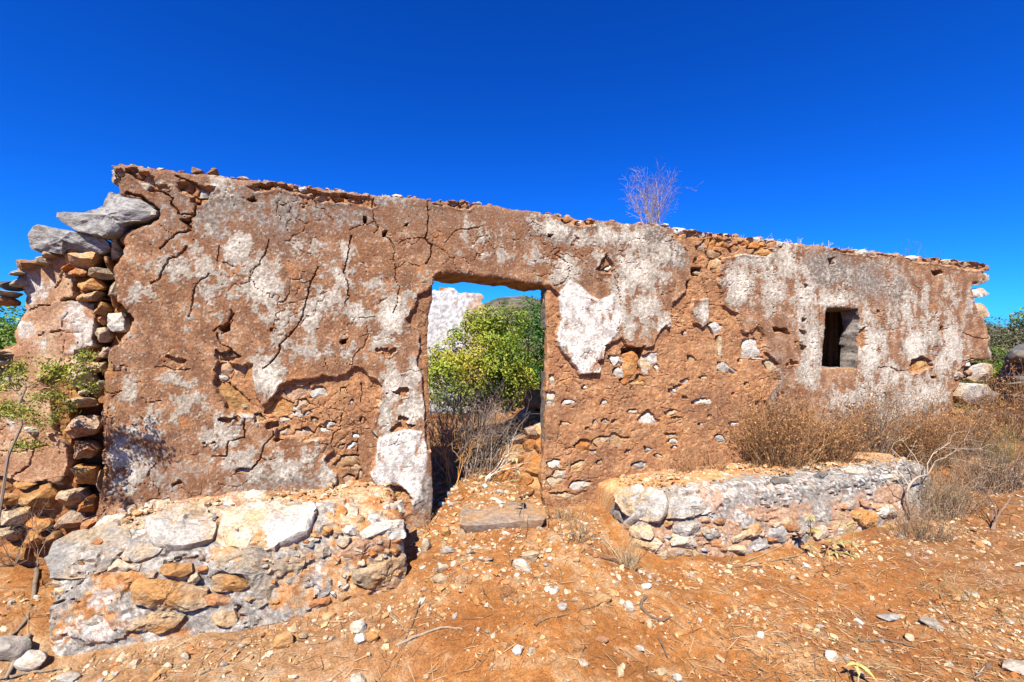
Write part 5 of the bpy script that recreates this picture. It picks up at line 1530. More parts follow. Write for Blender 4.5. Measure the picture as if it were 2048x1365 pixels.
# two stones that lie on masonry
def on_bvh(bv, px, py):
    loc, n, i, dd = bv.ray_cast(CAMV, pix_ray(px, py))
    return loc
p = on_bvh(BLV, 587, 1016)
rest_stone(stone_mesh('loose_stone', 2100, 2, ST['palegrey']), p, (.052, .04, .032), .2, (0, 0), 'small rounded grey stone lying on top of the left bench', None, .05)
r = pix_ray(1001, 1017); lam = (-.014 - EYE) / r.z; p = CAMV + r * lam
rest_stone(stone_mesh('loose_stone', 2101, 2, ST['white']), p, (.024, .02, .022), .6, (0, 0), 'small white stone lying on the doorstep', None, .05)

# many small ones, alike
CH = [('white', 'small white limestone chip'), ('cream', 'small cream stone chip'), ('ochre', 'small ochre stone chip'), ('orange', 'small red-orange earthy lump'), ('palegrey', 'small pale grey chip')]
ZONES = [(470, 'in the dirt below the left half of the left bench'), (830, 'in the dirt below the right half of the left bench'), (1130, 'on the path below the doorway'), (1400, 'in the dirt off the left end of the right bench'), (1690, 'on the bare dirt in front of the right bench'), (9999, 'on the littered slope at the lower right')]
CHM = {c[0]: [stone_mesh('loose_stone', 2200 + 7 * k + j, 1, ST[c[0]], 30) for j in range(5)] for k, c in enumerate(CH)}
def masonry(x, y):
    s, d = to_sd(x, y)
    return ((s > -2.7) & (s < -.86) & (d > -.5) & (d < .66)) | ((s > .62) & (s < 4.4) & (d > -.5) & (d < .76)) | ((d < .03) & (d > -.55) & ((s < -.62) | (s > .30)))
cnt = 0
rng = np.random.default_rng(44)
while cnt < 250:
    px, py = rng.uniform(0, 2048), rng.uniform(985, 1362)
    if cnt % 3 == 0:
        px, py = rng.normal(965, 110), rng.normal(1090, 55)
    elif cnt % 3 == 1 and rng.random() < .6:
        px = rng.uniform(60, 860); py = 1300 - (px - 60) / 800 * 110 + rng.normal(0, 28)
    if cnt % 9 == 4:
        px, py = rng.uniform(880, 1085), rng.uniform(945, 1000)
    elif py < 985 or py > 1362 or px < 0 or px > 2048: continue
    if px > 1320 and px < 1800 and py > 1130 and rng.random() < .55: continue
    p = hit_ground(px, py)
    if masonry(p.x, p.y) or p.y > 5: continue
    w = np.exp(rng.normal(2.55, .38))
    w = min(w, 30)
    sw = w / 2 * p.y / FPX
    k = rng.choice(5, p=[.10, .32, .30, .16, .12])
    m, lab = CH[k]
    zone = next(t for x, t in ZONES if px < x)
    size_w = ''
    lab = lab + ' ' + zone; grp = m + ' chips ' + zone
    rest_stone(CHM[m][rng.integers(5)], p, (sw * rng.uniform(.9, 1.3), sw * rng.uniform(.6, 1.0), sw * rng.uniform(.32, .62)), rng.uniform(0, 6.28), (rng.uniform(-.4, .4), rng.uniform(-.4, .4)), lab, grp, .40)
    cnt += 1

# grit and gravel too fine to pick apart
def make_gravel():
    mb = MB()
    rng = np.random.default_rng(45)
    d0, f0 = ICO[1]
    shapes = []
    bm = bmesh.new(); bmesh.ops.create_icosphere(bm, subdivisions=1, radius=1.0)
    bm.free()
    # 12-vertex stones
    t = (1 + 5 ** .5) / 2
    iv = np.array([(-1, t, 0), (1, t, 0), (-1, -t, 0), (1, -t, 0), (0, -1, t), (0, 1, t), (0, -1, -t), (0, 1, -t), (t, 0, -1), (t, 0, 1), (-t, 0, -1), (-t, 0, 1)]) / math.hypot(1, t)
    jf = np.array([(0, 11, 5), (0, 5, 1), (0, 1, 7), (0, 7, 10), (0, 10, 11), (1, 5, 9), (5, 11, 4), (11, 10, 2), (10, 7, 6), (7, 1, 8), (3, 9, 4), (3, 4, 2), (3, 2, 6), (3, 6, 8), (3, 8, 9), (4, 9, 5), (2, 4, 11), (6, 2, 10), (8, 6, 7), (9, 8, 1)])
    n = 46000
    X = rng.uniform(-3.6, 6.5, n); Y = rng.uniform(1.25, 5.2, n)
    dens = .10 + 1.0 * sstep(-.05, .35, fbm(X * 1.6, Y * 1.6, 4, 321) + .25 * fbm(X * 6, Y * 6, 2, 328))
    vis = (np.abs(X / Y) < 1.35) & (X / Y > -1.2)
    s_, d_ = to_sd(X, Y)
    bare = 1.1 * np.exp(-(((s_ - 1.6) / .75) ** 2 + ((d_ - 1.35) / .34) ** 2)) + .9 * np.exp(-(((s_ + .25) / .35) ** 2 + ((d_ - 1.25) / .2) ** 2)) + np.exp(-(((s_ - .1) / .25) ** 2 + ((d_ - .85) / .14) ** 2)) + .8 * np.exp(-(((s_ - 2.6) / .6) ** 2 + ((d_ - 1.35) / .25) ** 2))
    foot = np.exp(-((d_ - .80) / .16) ** 2) * (s_ < -.7) + np.exp(-((d_ - .90) / .14) ** 2) * (s_ > .6) * (s_ < 4.4) + 1.2 * np.exp(-(((s_ + .2) / .55) ** 2 + ((d_ - .62) / .3) ** 2)) + 1.3 * np.exp(-(((s_ + .15) / .5) ** 2 + ((d_ + .15) / .4) ** 2))
    dens = np.minimum(dens + .7 * foot, 1.2)
    ok = vis & (rng.random(n) < dens * (1 - .85 * np.clip(bare, 0, 1))) & ~masonry(X, Y)
    X, Y = X[ok], Y[ok]
    n = len(X)
    Z = ground_z(X, Y)
    # crumbs on the soil of the bench tops
    ex = []
    for bv, sa, sb, da, db, m in ((BRV, .95, 4.25, .02, .50, 1500), (BLV, -2.45, -.95, .02, .42, 420)):
        for q in range(m):
            w = P(rng.uniform(sa, sb), da + (db - da) * rng.random() ** 1.2, 1.0).reshape(3)
            loc, nn_, ii, dd = bv.ray_cast(Vector(w), Vector((0, 0, -1)))
            if loc is not None: ex.append(tuple(loc))
    ex = np.array(ex)
    X, Y, Z = np.concatenate([X, ex[:, 0]]), np.concatenate([Y, ex[:, 1]]), np.concatenate([Z, ex[:, 2] + .003])
    n = len(X)
    size = np.exp(rng.normal(math.log(.0068), .6, n)).clip(.003, .026) * (.75 + .12 * Y)
    sc = size[:, None] * np.stack([rng.uniform(.8, 1.4, n), rng.uniform(.6, 1.0, n), rng.uniform(.4, .75, n)], -1)
    V = iv[None] * (1 + .28 * rng.normal(size=(n, 12, 1)).clip(-1, 1)) * sc[:, None, :]
    a = rng.uniform(0, 6.283, n); ca, sa = np.cos(a)[:, None], np.sin(a)[:, None]
    V = np.stack([V[..., 0] * ca - V[..., 1] * sa, V[..., 0] * sa + V[..., 1] * ca, V[..., 2] + V[..., 0] * rng.uniform(-.4, .4, (n, 1))], -1)
    V = V + np.stack([X, Y, Z + .35 * sc[:, 2]], -1)[:, None]
    pal = np.array([(0.66, 0.52, 0.35), (0.74, 0.66, 0.54), (0.58, 0.35, 0.16), (0.52, 0.24, 0.09), (0.42, 0.38, 0.34), (0.62, 0.45, 0.26)])
    k = rng.choice(6, n, p=[.19, .05, .27, .27, .06, .16])
    c = pal[k] * rng.uniform(.8, 1.12, (n, 1))
    F = (np.arange(n) * 12)[:, None, None] + jf[None]
    mb.add(V.reshape(-1, 3), F.reshape(-1, 3), np.repeat(c, 12, axis=0))
    o = mb.build('gravel', M_GRIT, smooth=False)
    set_props(o, 'pale grit and gravel strewn over the orange dirt', 'gravel', None, 'stuff')
    return n
make_gravel()

# ---------------------------------------------------------------- sticks and straw on the ground
def ground_pts(px_pts, lift, n=16):
    pts = []
    for q in px_pts:
        p = hit_ground(*q)
        pts.append([p.x, p.y, p.z + lift])
    pts = np.array(pts)
    t = np.linspace(0, len(pts) - 1, n)
    out = np.stack([np.interp(t, np.arange(len(pts)), pts[:, k]) for k in range(3)], -1)
    # smooth
    for _ in range(2):
        out[1:-1] = .25 * out[:-2] + .5 * out[1:-1] + .25 * out[2:]
    out[1:-1] += RNG.normal(size=(n - 2, 3)) * .002
    return out
STICKS = [
    ([(1070, 1254), (1085, 1240), (1130, 1232), (1180, 1218), (1218, 1202)], .008, (0.30, 0.17, 0.08), 'curved brown stick lying across the dirt below the doorway'),
    ([(1292, 1196), (1280, 1208), (1284, 1222), (1305, 1238), (1328, 1246), (1340, 1236)], .010, (0.20, 0.14, 0.10), 'kinked dark stick beside the white notched stone'),
    ([(790, 1294), (835, 1275), (870, 1260), (900, 1255), (925, 1262)], .008, (0.42, 0.32, 0.22), 'pale bent stick forking on the dirt left of centre'),
    ([(846, 1192), (830, 1235), (816, 1273), (790, 1315), (758, 1361)], .005, (0.22, 0.14, 0.09), 'long thin dark stick running to the bottom edge'),
    ([(776, 1228), (800, 1250), (812, 1266)], .006, (0.40, 0.28, 0.17), 'short pale stick meeting the long thin dark stick'),
    ([(73, 1141), (69, 1188), (58, 1238), (30, 1270), (2, 1292)], .012, (0.27, 0.20, 0.14), 'grey-brown stick running down the left edge past the bench'),
    ([(58, 1275), (36, 1317), (10, 1364)], .014, (0.36, 0.28, 0.21), 'thick pale stick in the lower left corner'),
    ([(1168, 1108), (1200, 1116), (1232, 1126), (1258, 1142)], .018, (0.26, 0.13, 0.07), 'stout red-brown root at the left end of the right bench'),
    ([(1210, 1080), (1240, 1120), (1262, 1160), (1278, 1184)], .006, (0.50, 0.37, 0.22), 'straight pale stalk by the left end of the right bench'),
    ([(1378, 1176), (1430, 1184), (1488, 1207)], .005, (0.50, 0.36, 0.2), 'thin straight straw on the bare orange patch'),
    ([(1480, 1092), (1462, 1112), (1452, 1140), (1440, 1152)], .011, (0.40, 0.22, 0.11), 'reddish root curling out from under the right bench'),
    ([(1318, 1278), (1328, 1300), (1334, 1316)], .007, (0.2, 0.13, 0.09), 'short dark twig beside white grit near the bottom'),
    ([(920, 1112), (960, 1122), (1012, 1134)], .008, (0.24, 0.16, 0.11), 'dark twig lying below the doorstep'),
    ([(1718, 1284), (1770, 1282), (1830, 1296)], .008, (0.22, 0.16, 0.11), 'dark straight twig above the curled pale weed'),
    ([(1480, 1276), (1530, 1272), (1568, 1268)], .006, (0.42, 0.32, 0.22), 'grey branched twig at lower right of the bare patch'),
    ([(1600, 1112), (1530, 1126), (1470, 1136), (1400, 1146)], .006, (0.36, 0.22, 0.11), 'long brown stalk fallen in front of the right bench'),
    ([(1640, 1062), (1560, 1096), (1490, 1126)], .007, (0.46, 0.31, 0.16), 'straw-brown stalk leaning from the right bench to the dirt'),
    ([(1980, 1330), (1960, 1350), (1950, 1364)], .010, (0.20, 0.12, 0.08), 'dark twig beside the stone in the bottom right corner'),
    ([(1880, 1190), (1900, 1240), (1940, 1270)], .006, (0.3, 0.2, 0.12), 'thin twig on the slope at lower right'),
    ([(0, 1360), (60, 1348), (130, 1340)], .008, (0.35, 0.26, 0.18), 'pale stick on the bottom edge at left'),
    ([(400, 1352), (470, 1330), (520, 1300)], .004, (0.22, 0.15, 0.1), 'thin dark twig before the left bench'),
    ([(1040, 1000), (1062, 992), (1068, 984)], .016, (0.20, 0.09, 0.05), 'short dark red plank piece behind the doorstep'),
]
for pp, r, c, lab in STICKS:
    mb = MB()
    polyline_tube(mb, ground_pts(pp, r * .8), r, r * .5, c, 6)
    set_props(mb.build('stick', M_WOOD), lab, 'stick')

def make_straw():
    mb = MB()
    rng = np.random.default_rng(47)
    n = 3600
    px = np.where(rng.random(n) < .45, rng.uniform(1450, 2048, n), rng.uniform(0, 2048, n)); py = rng.uniform(990, 1364, n)
    depth = (EYE + .3) / ((py - HY) / FPX)
    X, Y = (px - CX) / FPX * depth, depth
    ok = ~masonry(X, Y) & (Y < 5)
    X, Y = X[ok], Y[ok]; n = len(X)
    a = rng.uniform(0, 6.283, n); L = rng.uniform(.02, .11, n) * .5
    dx, dy = np.cos(a) * L, np.sin(a) * L
    A = np.stack([X - dx, Y - dy, ground_z(X - dx, Y - dy) + rng.uniform(.002, .012, n)], -1)
    B = np.stack([X + dx, Y + dy, ground_z(X + dx, Y + dy) + rng.uniform(.002, .02, n)], -1)
    pal = np.array([(0.34, 0.22, 0.11), (0.24, 0.14, 0.07), (0.16, 0.10, 0.06), (0.42, 0.30, 0.17)])
    segs_to_tubes(mb, A, B, .0016, .001, pal[rng.integers(0, 4, n)])
    # curled dead leaves
    m = 900
    i = rng.integers(0, n, m)
    C = np.stack([X[i] + rng.normal(0, .06, m), Y[i] + rng.normal(0, .06, m)], -1)
    C = np.concatenate([C, ground_z(C[:, 0], C[:, 1])[:, None] + .007], 1)
    N = rng.normal(size=(m, 3)) * .6 + np.array([0, 0, 1.0])
    pal2 = np.array([(0.38, 0.20, 0.09), (0.50, 0.33, 0.17), (0.25, 0.14, 0.08)])
    add_leaves(mb, C, N, rng.uniform(.008, .018, m), .45, pal2[rng.integers(0, 3, m)], .3)
    set_props(mb.build('straw_litter', M_DRY, smooth=False), 'broken straw and dead leaves littering the dirt', 'litter', None, 'stuff')
make_straw()

# ---------------------------------------------------------------- behind the wall: rear wall, rubble heap
REAR_D = -4.2
REAR = thing('rear_wall', tuple(P(.5, REAR_D, 0)), 'whitewashed rear wall fragment seen through the doorway above the bushes', 'wall')
REAR_PX = [(500, 565), (700, 572), (858, 583), (870, 579), (882, 582), (893, 577), (905, 575), (913, 583), (925, 586), (945, 587), (958, 588), (969, 593), (970, 599), (963, 603), (968, 612), (978, 616), (985, 624), (1000, 640), (1010, 700), (1010, 920), (500, 950)]
def rear_sdf(S, Z):
    return poly_sdf(S, Z, wpoly(REAR_PX, REAR_D)) + .03 * fbm(S * 9, Z * 9, 3, 561)
def rear_face(S, Z):
    nB = fbm(S * 5, Z * 5, 4, 562); nC = fbm(S * 16, Z * 16, 3, 563); nD = fbm(S * 40, Z * 40, 2, 564)
    h = .02 * fbm(S * 2, Z * 2, 3, 565) + .008 * nC + .004 * nD
    c = mixc((0.42, 0.40, 0.40), (0.80, 0.77, 0.74), sstep(-.45, .25, nC + .5 * nD + .3 * nB))
    sx, _ = wpoly([(936, 620)], REAR_D)[0]
    br = sstep(-.12, .15, S - sx + .25 * nB)
    c = mixc(c, mixc((0.46, 0.24, 0.13), (0.62, 0.42, 0.29), sstep(-.4, .4, nC)), br * .85)
    zt = wpoly([(900, 590)], REAR_D)[0][1]
    c = mixc(c, (0.52, 0.30, 0.17), sstep(.25, .55, nB + .5 * nC + 1.6 * (Z - zt)) * .8)
    return h, c, np.zeros(S.shape, int)
ss = wpoly([(500, 600), (1012, 600)], REAR_D)[:, 0]
grid_wall(REAR, np.arange(ss[0], ss[1], .026), np.arange(-.1, 2.6, .026), rear_sdf, rear_face, .45, lambda a, b, t: np.zeros(a.shape), {0: ('plastered_masonry', M_PLASTER)}, d_off=REAR_D, back_grid=.1)

HEAP = thing('rubble_heap', (.70, 5.12, .03), 'heap of orange fallen stones behind the right door jamb', 'rubble heap')
def make_heap():
    cx, cy, R, H = .70, 5.12, .95, 1.08
    n = 60
    x = np.linspace(-1.5, 1.5, n)
    X, Y = np.meshgrid(x, x, indexing='ij')
    q = np.hypot(X, Y) / R
    Z = H * np.exp(-q ** 2 * 2.1) + .06 * fbm(X * 3, Y * 3, 3, 571) + .03 * fbm(X * 9, Y * 9, 3, 572) - .08
    V = np.stack([X + cx, Y + cy, ground_base(X + cx, Y + cy) + Z - .02], -1)
    idx = np.arange(n * n).reshape(n, n)
    F = np.stack([idx[:-1, :-1], idx[1:, :-1], idx[1:, 1:], idx[:-1, 1:]], -1).reshape(-1, 4)
    c = mixc((0.42, 0.18, 0.06), (0.62, 0.36, 0.15), sstep(-.4, .4, fbm(X * 6, Y * 6, 3, 573)))
    put('earth_mound', V.reshape(-1, 3), F, M_EARTH, HEAP, colors=c.reshape(-1, 3))
    rng = np.random.default_rng(48)
    mats = ['ochre', 'ochre', 'cream', 'orange', 'ochre', 'ochre']
    bank = {m: [stone_mesh('stone', 2500 + 9 * k + j, 2, ST[m], unit=.1) for j in range(3)] for k, m in enumerate(set(mats))}
    for k in range(150):
        a = rng.uniform(2.4, 5.2); q = rng.uniform(.05, 1.1)
        px, py = cx + R * q * math.cos(a), cy + R * q * math.sin(a) * .9
        z = float(ground_base(px, py)) + H * math.exp(-q ** 2 * 2.1) - .1
        sz = rng.uniform(.06, .17)
        o = bpy.data.objects.new('stone', random.choice(bank[mats[rng.integers(len(mats))]]))
        COL.objects.link(o)
        o.parent = HEAP
        o.location = (px - HEAP.location.x, py - HEAP.location.y, z + sz * .4 - HEAP.location.z)
        sz = sz / .1
        o.scale = (sz * rng.uniform(.9, 1.3), sz * rng.uniform(.8, 1.1), sz * rng.uniform(.55, .85))
        o.rotation_euler = (rng.uniform(-.5, .5), rng.uniform(-.5, .5), rng.uniform(0, 6))
make_heap()

# dry-stone wall beyond the right end, its shade put into dark stone colours
DRYW = thing('drystone_wall', (8.2, 7.4, .1), 'dark dry-stone wall with a jutting slab beyond the right end of the ruin', 'wall')
def make_drywall():
    rng = np.random.default_rng(49)
    bank = [stone_mesh('stone', 2600 + j, 3, ST['dark'], unit=.2) for j in range(5)] + [stone_mesh('stone', 2610 + j, 3, ST['slab'], unit=.2) for j in range(2)]
    Y0 = 7.4
    def place(px, py, w, h, me, dy=0.0, tilt=0.0):
        y = Y0 + dy
        x, z = (px - CX) / FPX * y, EYE + (HY - py) / FPX * y
        o = bpy.data.objects.new('stone', me); COL.objects.link(o); o.parent = DRYW
        o.location = (x - DRYW.location.x, y - DRYW.location.y, z - DRYW.location.z)
        o.scale = (w / 2 * y / FPX * 1.15 / .2, 1.3, h / 2 * y / FPX * 1.2 / .2)
        o.rotation_euler = (rng.uniform(-.15, .15), tilt, rng.uniform(-.2, .2))
    place(2052, 706, 84, 30, bank[0], -.15, -.12)
    for (px, py, w, h) in [(2035, 732, 50, 20), (2075, 735, 50, 26), (2030, 752, 44, 22), (2065, 760, 50, 26), (2022, 768, 36, 18), (2050, 785, 40, 22), (2085, 790, 50, 30), (2018, 790, 34, 18), (2035, 803, 40, 18), (2012, 812, 30, 18), (2070, 812, 44, 24), (2040, 828, 50, 26), (2005, 832, 36, 22), (2085, 835, 50, 30), (2110, 760, 50, 40), (2110, 720, 50, 40), (2115, 800, 50, 40), (2060, 740, 40, 24), (2045, 766, 36, 22)]:
        place(px, py, w * 1.12, h * 1.15, bank[rng.integers(len(bank))], rng.uniform(-.05, .15), rng.uniform(-.2, .2))
make_drywall()
# ---------------------------------------------------------------- plants
def grow(segs, tips, rng, p, d, L, r, level, nseg=4, wob=.22, up=.05, kids=(2, 4), ang=.7, shrink=.55, gen=0):
    p = np.array(p, float); d = np.array(d, float); d /= np.linalg.norm(d)
    step = L / nseg
    for k in range(nseg):
        d2 = d + rng.normal(size=3) * wob + np.array([0, 0, up])
        d2 /= np.linalg.norm(d2)
        q = p + d2 * step
        r2 = r * (1 - .55 * (k + 1) / nseg) if level > 0 else r * (1 - .7 * (k + 1) / nseg)
        segs.append((p, q, r * (1 - .55 * k / nseg), r2, gen))
        if level > 0 and k >= 1:
            for _ in range(rng.integers(kids[0], kids[1] + 1) if k == nseg - 1 else rng.integers(0, kids[1])):
                c = d2 + rng.normal(size=3) * ang
                grow(segs, tips, rng, q, c, L * shrink * rng.uniform(.7, 1.2), r2 * .65, level - 1, nseg, wob, up, kids, ang, shrink, gen + 1)
        p, d = q, d2
    tips.append((p, d))

def seg_arrays(segs):
    return np.array([s[0] for s in segs]), np.array([s[1] for s in segs]), np.array([s[2] for s in segs]), np.array([s[3] for s in segs]), np.array([s[4] for s in segs])

def bare_shrub(name, label, cat, base, H, W, nstem, level, r, cols, seed, group=None, wob=.2, kids=(2, 3), lean=(0, 0), shrink=.5, spread_base=.15, mat=None):
    rng = np.random.default_rng(seed)
    segs, tips = [], []
    for k in range(nstem):
        a = rng.uniform(0, 6.283); q = rng.uniform(0, 1) ** .7
        b = np.array(base) + np.array([math.cos(a), math.sin(a), 0]) * q * W * spread_base
        segs.append((np.array(base) - np.array([0, 0, .035]), b, r, r, 0))
        d = np.array([math.cos(a) * q * W / H + lean[0], math.sin(a) * q * W / H * .8 + lean[1], 1.0])
        grow(segs, tips, rng, b, d, H * rng.uniform(.55, .8), r * rng.uniform(.7, 1.1), level, 4, wob, .04, kids, .55, shrink)
    A, B, ra, rb, g = seg_arrays(segs)
    mb = MB()
    cols = np.asarray(cols)
    c = cols[rng.integers(0, len(cols), len(A))] * rng.uniform(.8, 1.2, (len(A), 1))
    segs_to_tubes(mb, A, B, np.maximum(ra, .0007), np.maximum(rb, .0006), c)
    o = mb.build(name, mat or M_TWIG, loc=tuple(base), smooth=False)
    return set_props(o, label, cat, group), tips

def leafy_bush(name, label, base, blobs, nleaf, lsize, cols, seed, aspect=.45, gap=.0, stem_n=5, stem_h=.7, group=None, cat='bush', up=.5, stem_col=(0.16, 0.11, 0.07)):
    rng = np.random.default_rng(seed)
    root = thing(name, tuple(base), label, cat, group)
    bl = np.array(blobs, float)
    vol = bl[:, 3] * bl[:, 4] * bl[:, 5]
    n = int(nleaf * 1.7)
    k = rng.choice(len(bl), n, p=vol ** .8 / (vol ** .8).sum())
    d = rng.normal(size=(n, 3)); d /= np.linalg.norm(d, axis=1, keepdims=True)
    rr = rng.random(n) ** .28
    rag = 1 + .30 * noise3(d * 3.0 + k[:, None] * 5.3, seed + 1)
    Pn = bl[k, :3] + d * rr[:, None] * bl[k, 3:6] * rag[:, None]
    cl = noise3((Pn + 40) * 5.0, seed + 2) + .6 * noise3((Pn + 40) * 11.0, seed + 3)
    ok = cl > gap - .35
    Pn, d, cl, rr = Pn[ok][:nleaf], d[ok][:nleaf], cl[ok][:nleaf], rr[ok][:nleaf]
    n = len(Pn)
    N = d * .6 + rng.normal(size=(n, 3)) * .55 + np.array([0, 0, up])
    cols = np.asarray(cols, float)
    t = np.clip(.5 + .55 * noise3((Pn + 11) * 3.2, seed + 4) + rng.normal(0, .22, n), 0, .999) * (len(cols) - 1)
    i = t.astype(int); f = (t - i)[:, None]
    c = cols[i] * (1 - f) + cols[np.minimum(i + 1, len(cols) - 1)] * f
    c = c * rng.uniform(.8, 1.2, (n, 1))
    mb = MB()
    add_leaves(mb, Pn + np.array(base), N, lsize * rng.uniform(.6, 1.3, n), aspect, c, .15)
    mb.build('crown', M_LEAF, root, smooth=False)
    segs, tips = [], []
    for q in range(stem_n):
        b = bl[rng.integers(len(bl))]
        a = np.array(base) + np.array([rng.normal(0, .05), rng.normal(0, .05), -.05])
        grow(segs, tips, rng, a, np.array([b[0], b[1], max(b[2], .2)]) + rng.normal(size=3) * .15, stem_h, .018, 2, 4, .18, .05, (1, 3), .6, .6)
    A, B, ra, rb, g = seg_arrays(segs)
    mb = MB()
    segs_to_tubes(mb, A, B, np.maximum(ra, .002), np.maximum(rb, .0015), stem_col, 4)
    mb.build('stem', M_TWIG, root, smooth=False)
    return root

YG = [(0.06, 0.115, 0.012), (0.13, 0.19, 0.017), (0.22, 0.265, 0.022), (0.33, 0.33, 0.026), (0.34, 0.24, 0.04)]
DG = [(0.018, 0.054, 0.011), (0.036, 0.104, 0.014), (0.063, 0.153, 0.018), (0.099, 0.189, 0.027)]
LG = [(0.044, 0.096, 0.011), (0.084, 0.160, 0.014), (0.136, 0.224, 0.024), (0.176, 0.240, 0.040)]
OL = [(0.036, 0.048, 0.019), (0.060, 0.072, 0.028), (0.088, 0.096, 0.040), (0.128, 0.112, 0.060)]
leafy_bush('bush', 'yellow-green bush filling the doorway behind the dry brushwood', (-.42, 5.7, .03),
           [(-.10, 0, .80, .62, .6, .45), (.22, -.1, 1.05, .45, .5, .42), (-.38, 0, 1.02, .32, .4, .3), (.12, .2, 1.36, .42, .4, .32), (.46, 0, .80, .36, .4, .40), (.02, .1, 1.54, .24, .3, .2), (.38, .1, 1.52, .30, .3, .24), (-.30, .0, 1.32, .14, .2, .14)],
           26000, .021, YG, 61, gap=-.05)
leafy_bush('bush', 'dark green bush standing in the right half of the doorway', (.30, 7.1, .05),
           [(.22, 0, 1.1, .58, .6, .6), (.10, 0, 1.62, .38, .4, .38), (.50, .1, 1.62, .45, .45, .44), (.0, 0, .75, .4, .5, .5), (.6, 0, .7, .6, .6, .6)],
           20000, .026, DG, 62, gap=.0)
leafy_bush('bush', 'bright green bush showing behind the broken wall at the far left', (-5.75, 5.0, .05),
           [(0, 0, .8, .75, .7, .65), (.25, -.1, 1.25, .55, .5, .45), (-.3, 0, 1.3, .5, .5, .4), (.5, 0, .9, .45, .5, .5)], 13000, .026, LG, 63, gap=-.1)
leafy_bush('bush', 'dusky olive scrub rising behind the dry-stone wall on the right', (10.2, 9.6, .1),
           [(0, 0, .9, 1.0, .9, .75), (-.45, 0, 1.2, .55, .6, .5), (.5, .1, 1.3, .7, .6, .5), (1.2, 0, 1.1, .8, .7, .7)], 11000, .032, OL, 64, gap=.12)
leafy_bush('bush', 'low fresh green bush tucked between wall end and dark dry-stones', (8.35, 8.1, .05),
           [(0, 0, .55, .42, .4, .42), (.15, -.1, .9, .34, .35, .28), (-.15, 0, .25, .35, .4, .3)], 6500, .024, LG, 65, gap=.1)
leafy_bush('olive_branch', 'olive-leaved spray reaching in at the right edge above the slab', (9.15, 8.0, .1),
           [(.05, 0, 1.62, .30, .3, .2), (.3, 0, 1.5, .3, .3, .3), (-.15, 0, 1.75, .14, .15, .10)], 1300, .040, [(0.10, 0.17, 0.05), (0.2, 0.28, 0.08), (0.3, 0.36, 0.14)], 66, aspect=.28, gap=.15, stem_n=4, stem_h=1.0, cat='branch')

# dry brushwood inside the doorway
GREYTW = [(0.230, 0.158, 0.101), (0.158, 0.108, 0.072), (0.288, 0.216, 0.151), (0.122, 0.079, 0.054)]
DARKTW = [(0.200, 0.152, 0.112), (0.136, 0.096, 0.072), (0.264, 0.208, 0.160), (0.104, 0.072, 0.052)]
HEADS = [(0.35, 0.165, 0.055), (0.27, 0.12, 0.042), (0.42, 0.225, 0.085), (0.17, 0.08, 0.035)]
BRNTW = [(0.27, 0.14, 0.06), (0.19, 0.095, 0.042), (0.35, 0.20, 0.09), (0.13, 0.07, 0.035)]
bare_shrub('brushwood', 'grey-brown tangle of dry brushwood filling the lower doorway', 'shrub', (-.40, 4.45, .0), 1.0, .40, 100, 2, .0045, DARKTW, 71, wob=.30, kids=(1, 3), shrink=.42, spread_base=.8)
bare_shrub('brushwood', 'second dry brushwood tangle close behind the left door jamb', 'shrub', (-.66, 4.55, .0), 1.0, .32, 70, 2, .0045, DARKTW, 72, wob=.30, kids=(1, 3), shrink=.42, spread_base=.8)
bare_shrub('dry_weed', 'rust-orange dead sprig in front of the brushwood in the doorway', 'weed', (-.52, 4.05, .0), .50, .16, 10, 2, .003, [(0.50, 0.22, 0.05), (0.42, 0.24, 0.07)], 73, wob=.2, spread_base=.5)
bare_shrub('dead_branch', 'bare grey branch lying low before the dark gap in the doorway', 'branch', (-.24, 4.15, .05), .42, .1, 3, 2, .006, [(0.52, 0.44, 0.36)], 74, wob=.16, lean=(1.5, .2), spread_base=.3)
bare_shrub('dead_branch', 'reddish bare twigs against the rubble heap inside the doorway', 'branch', (.22, 4.45, .05), .5, .2, 3, 2, .004, [(0.24, 0.12, 0.07)], 75, wob=.2, lean=(.3, 0), spread_base=.3)

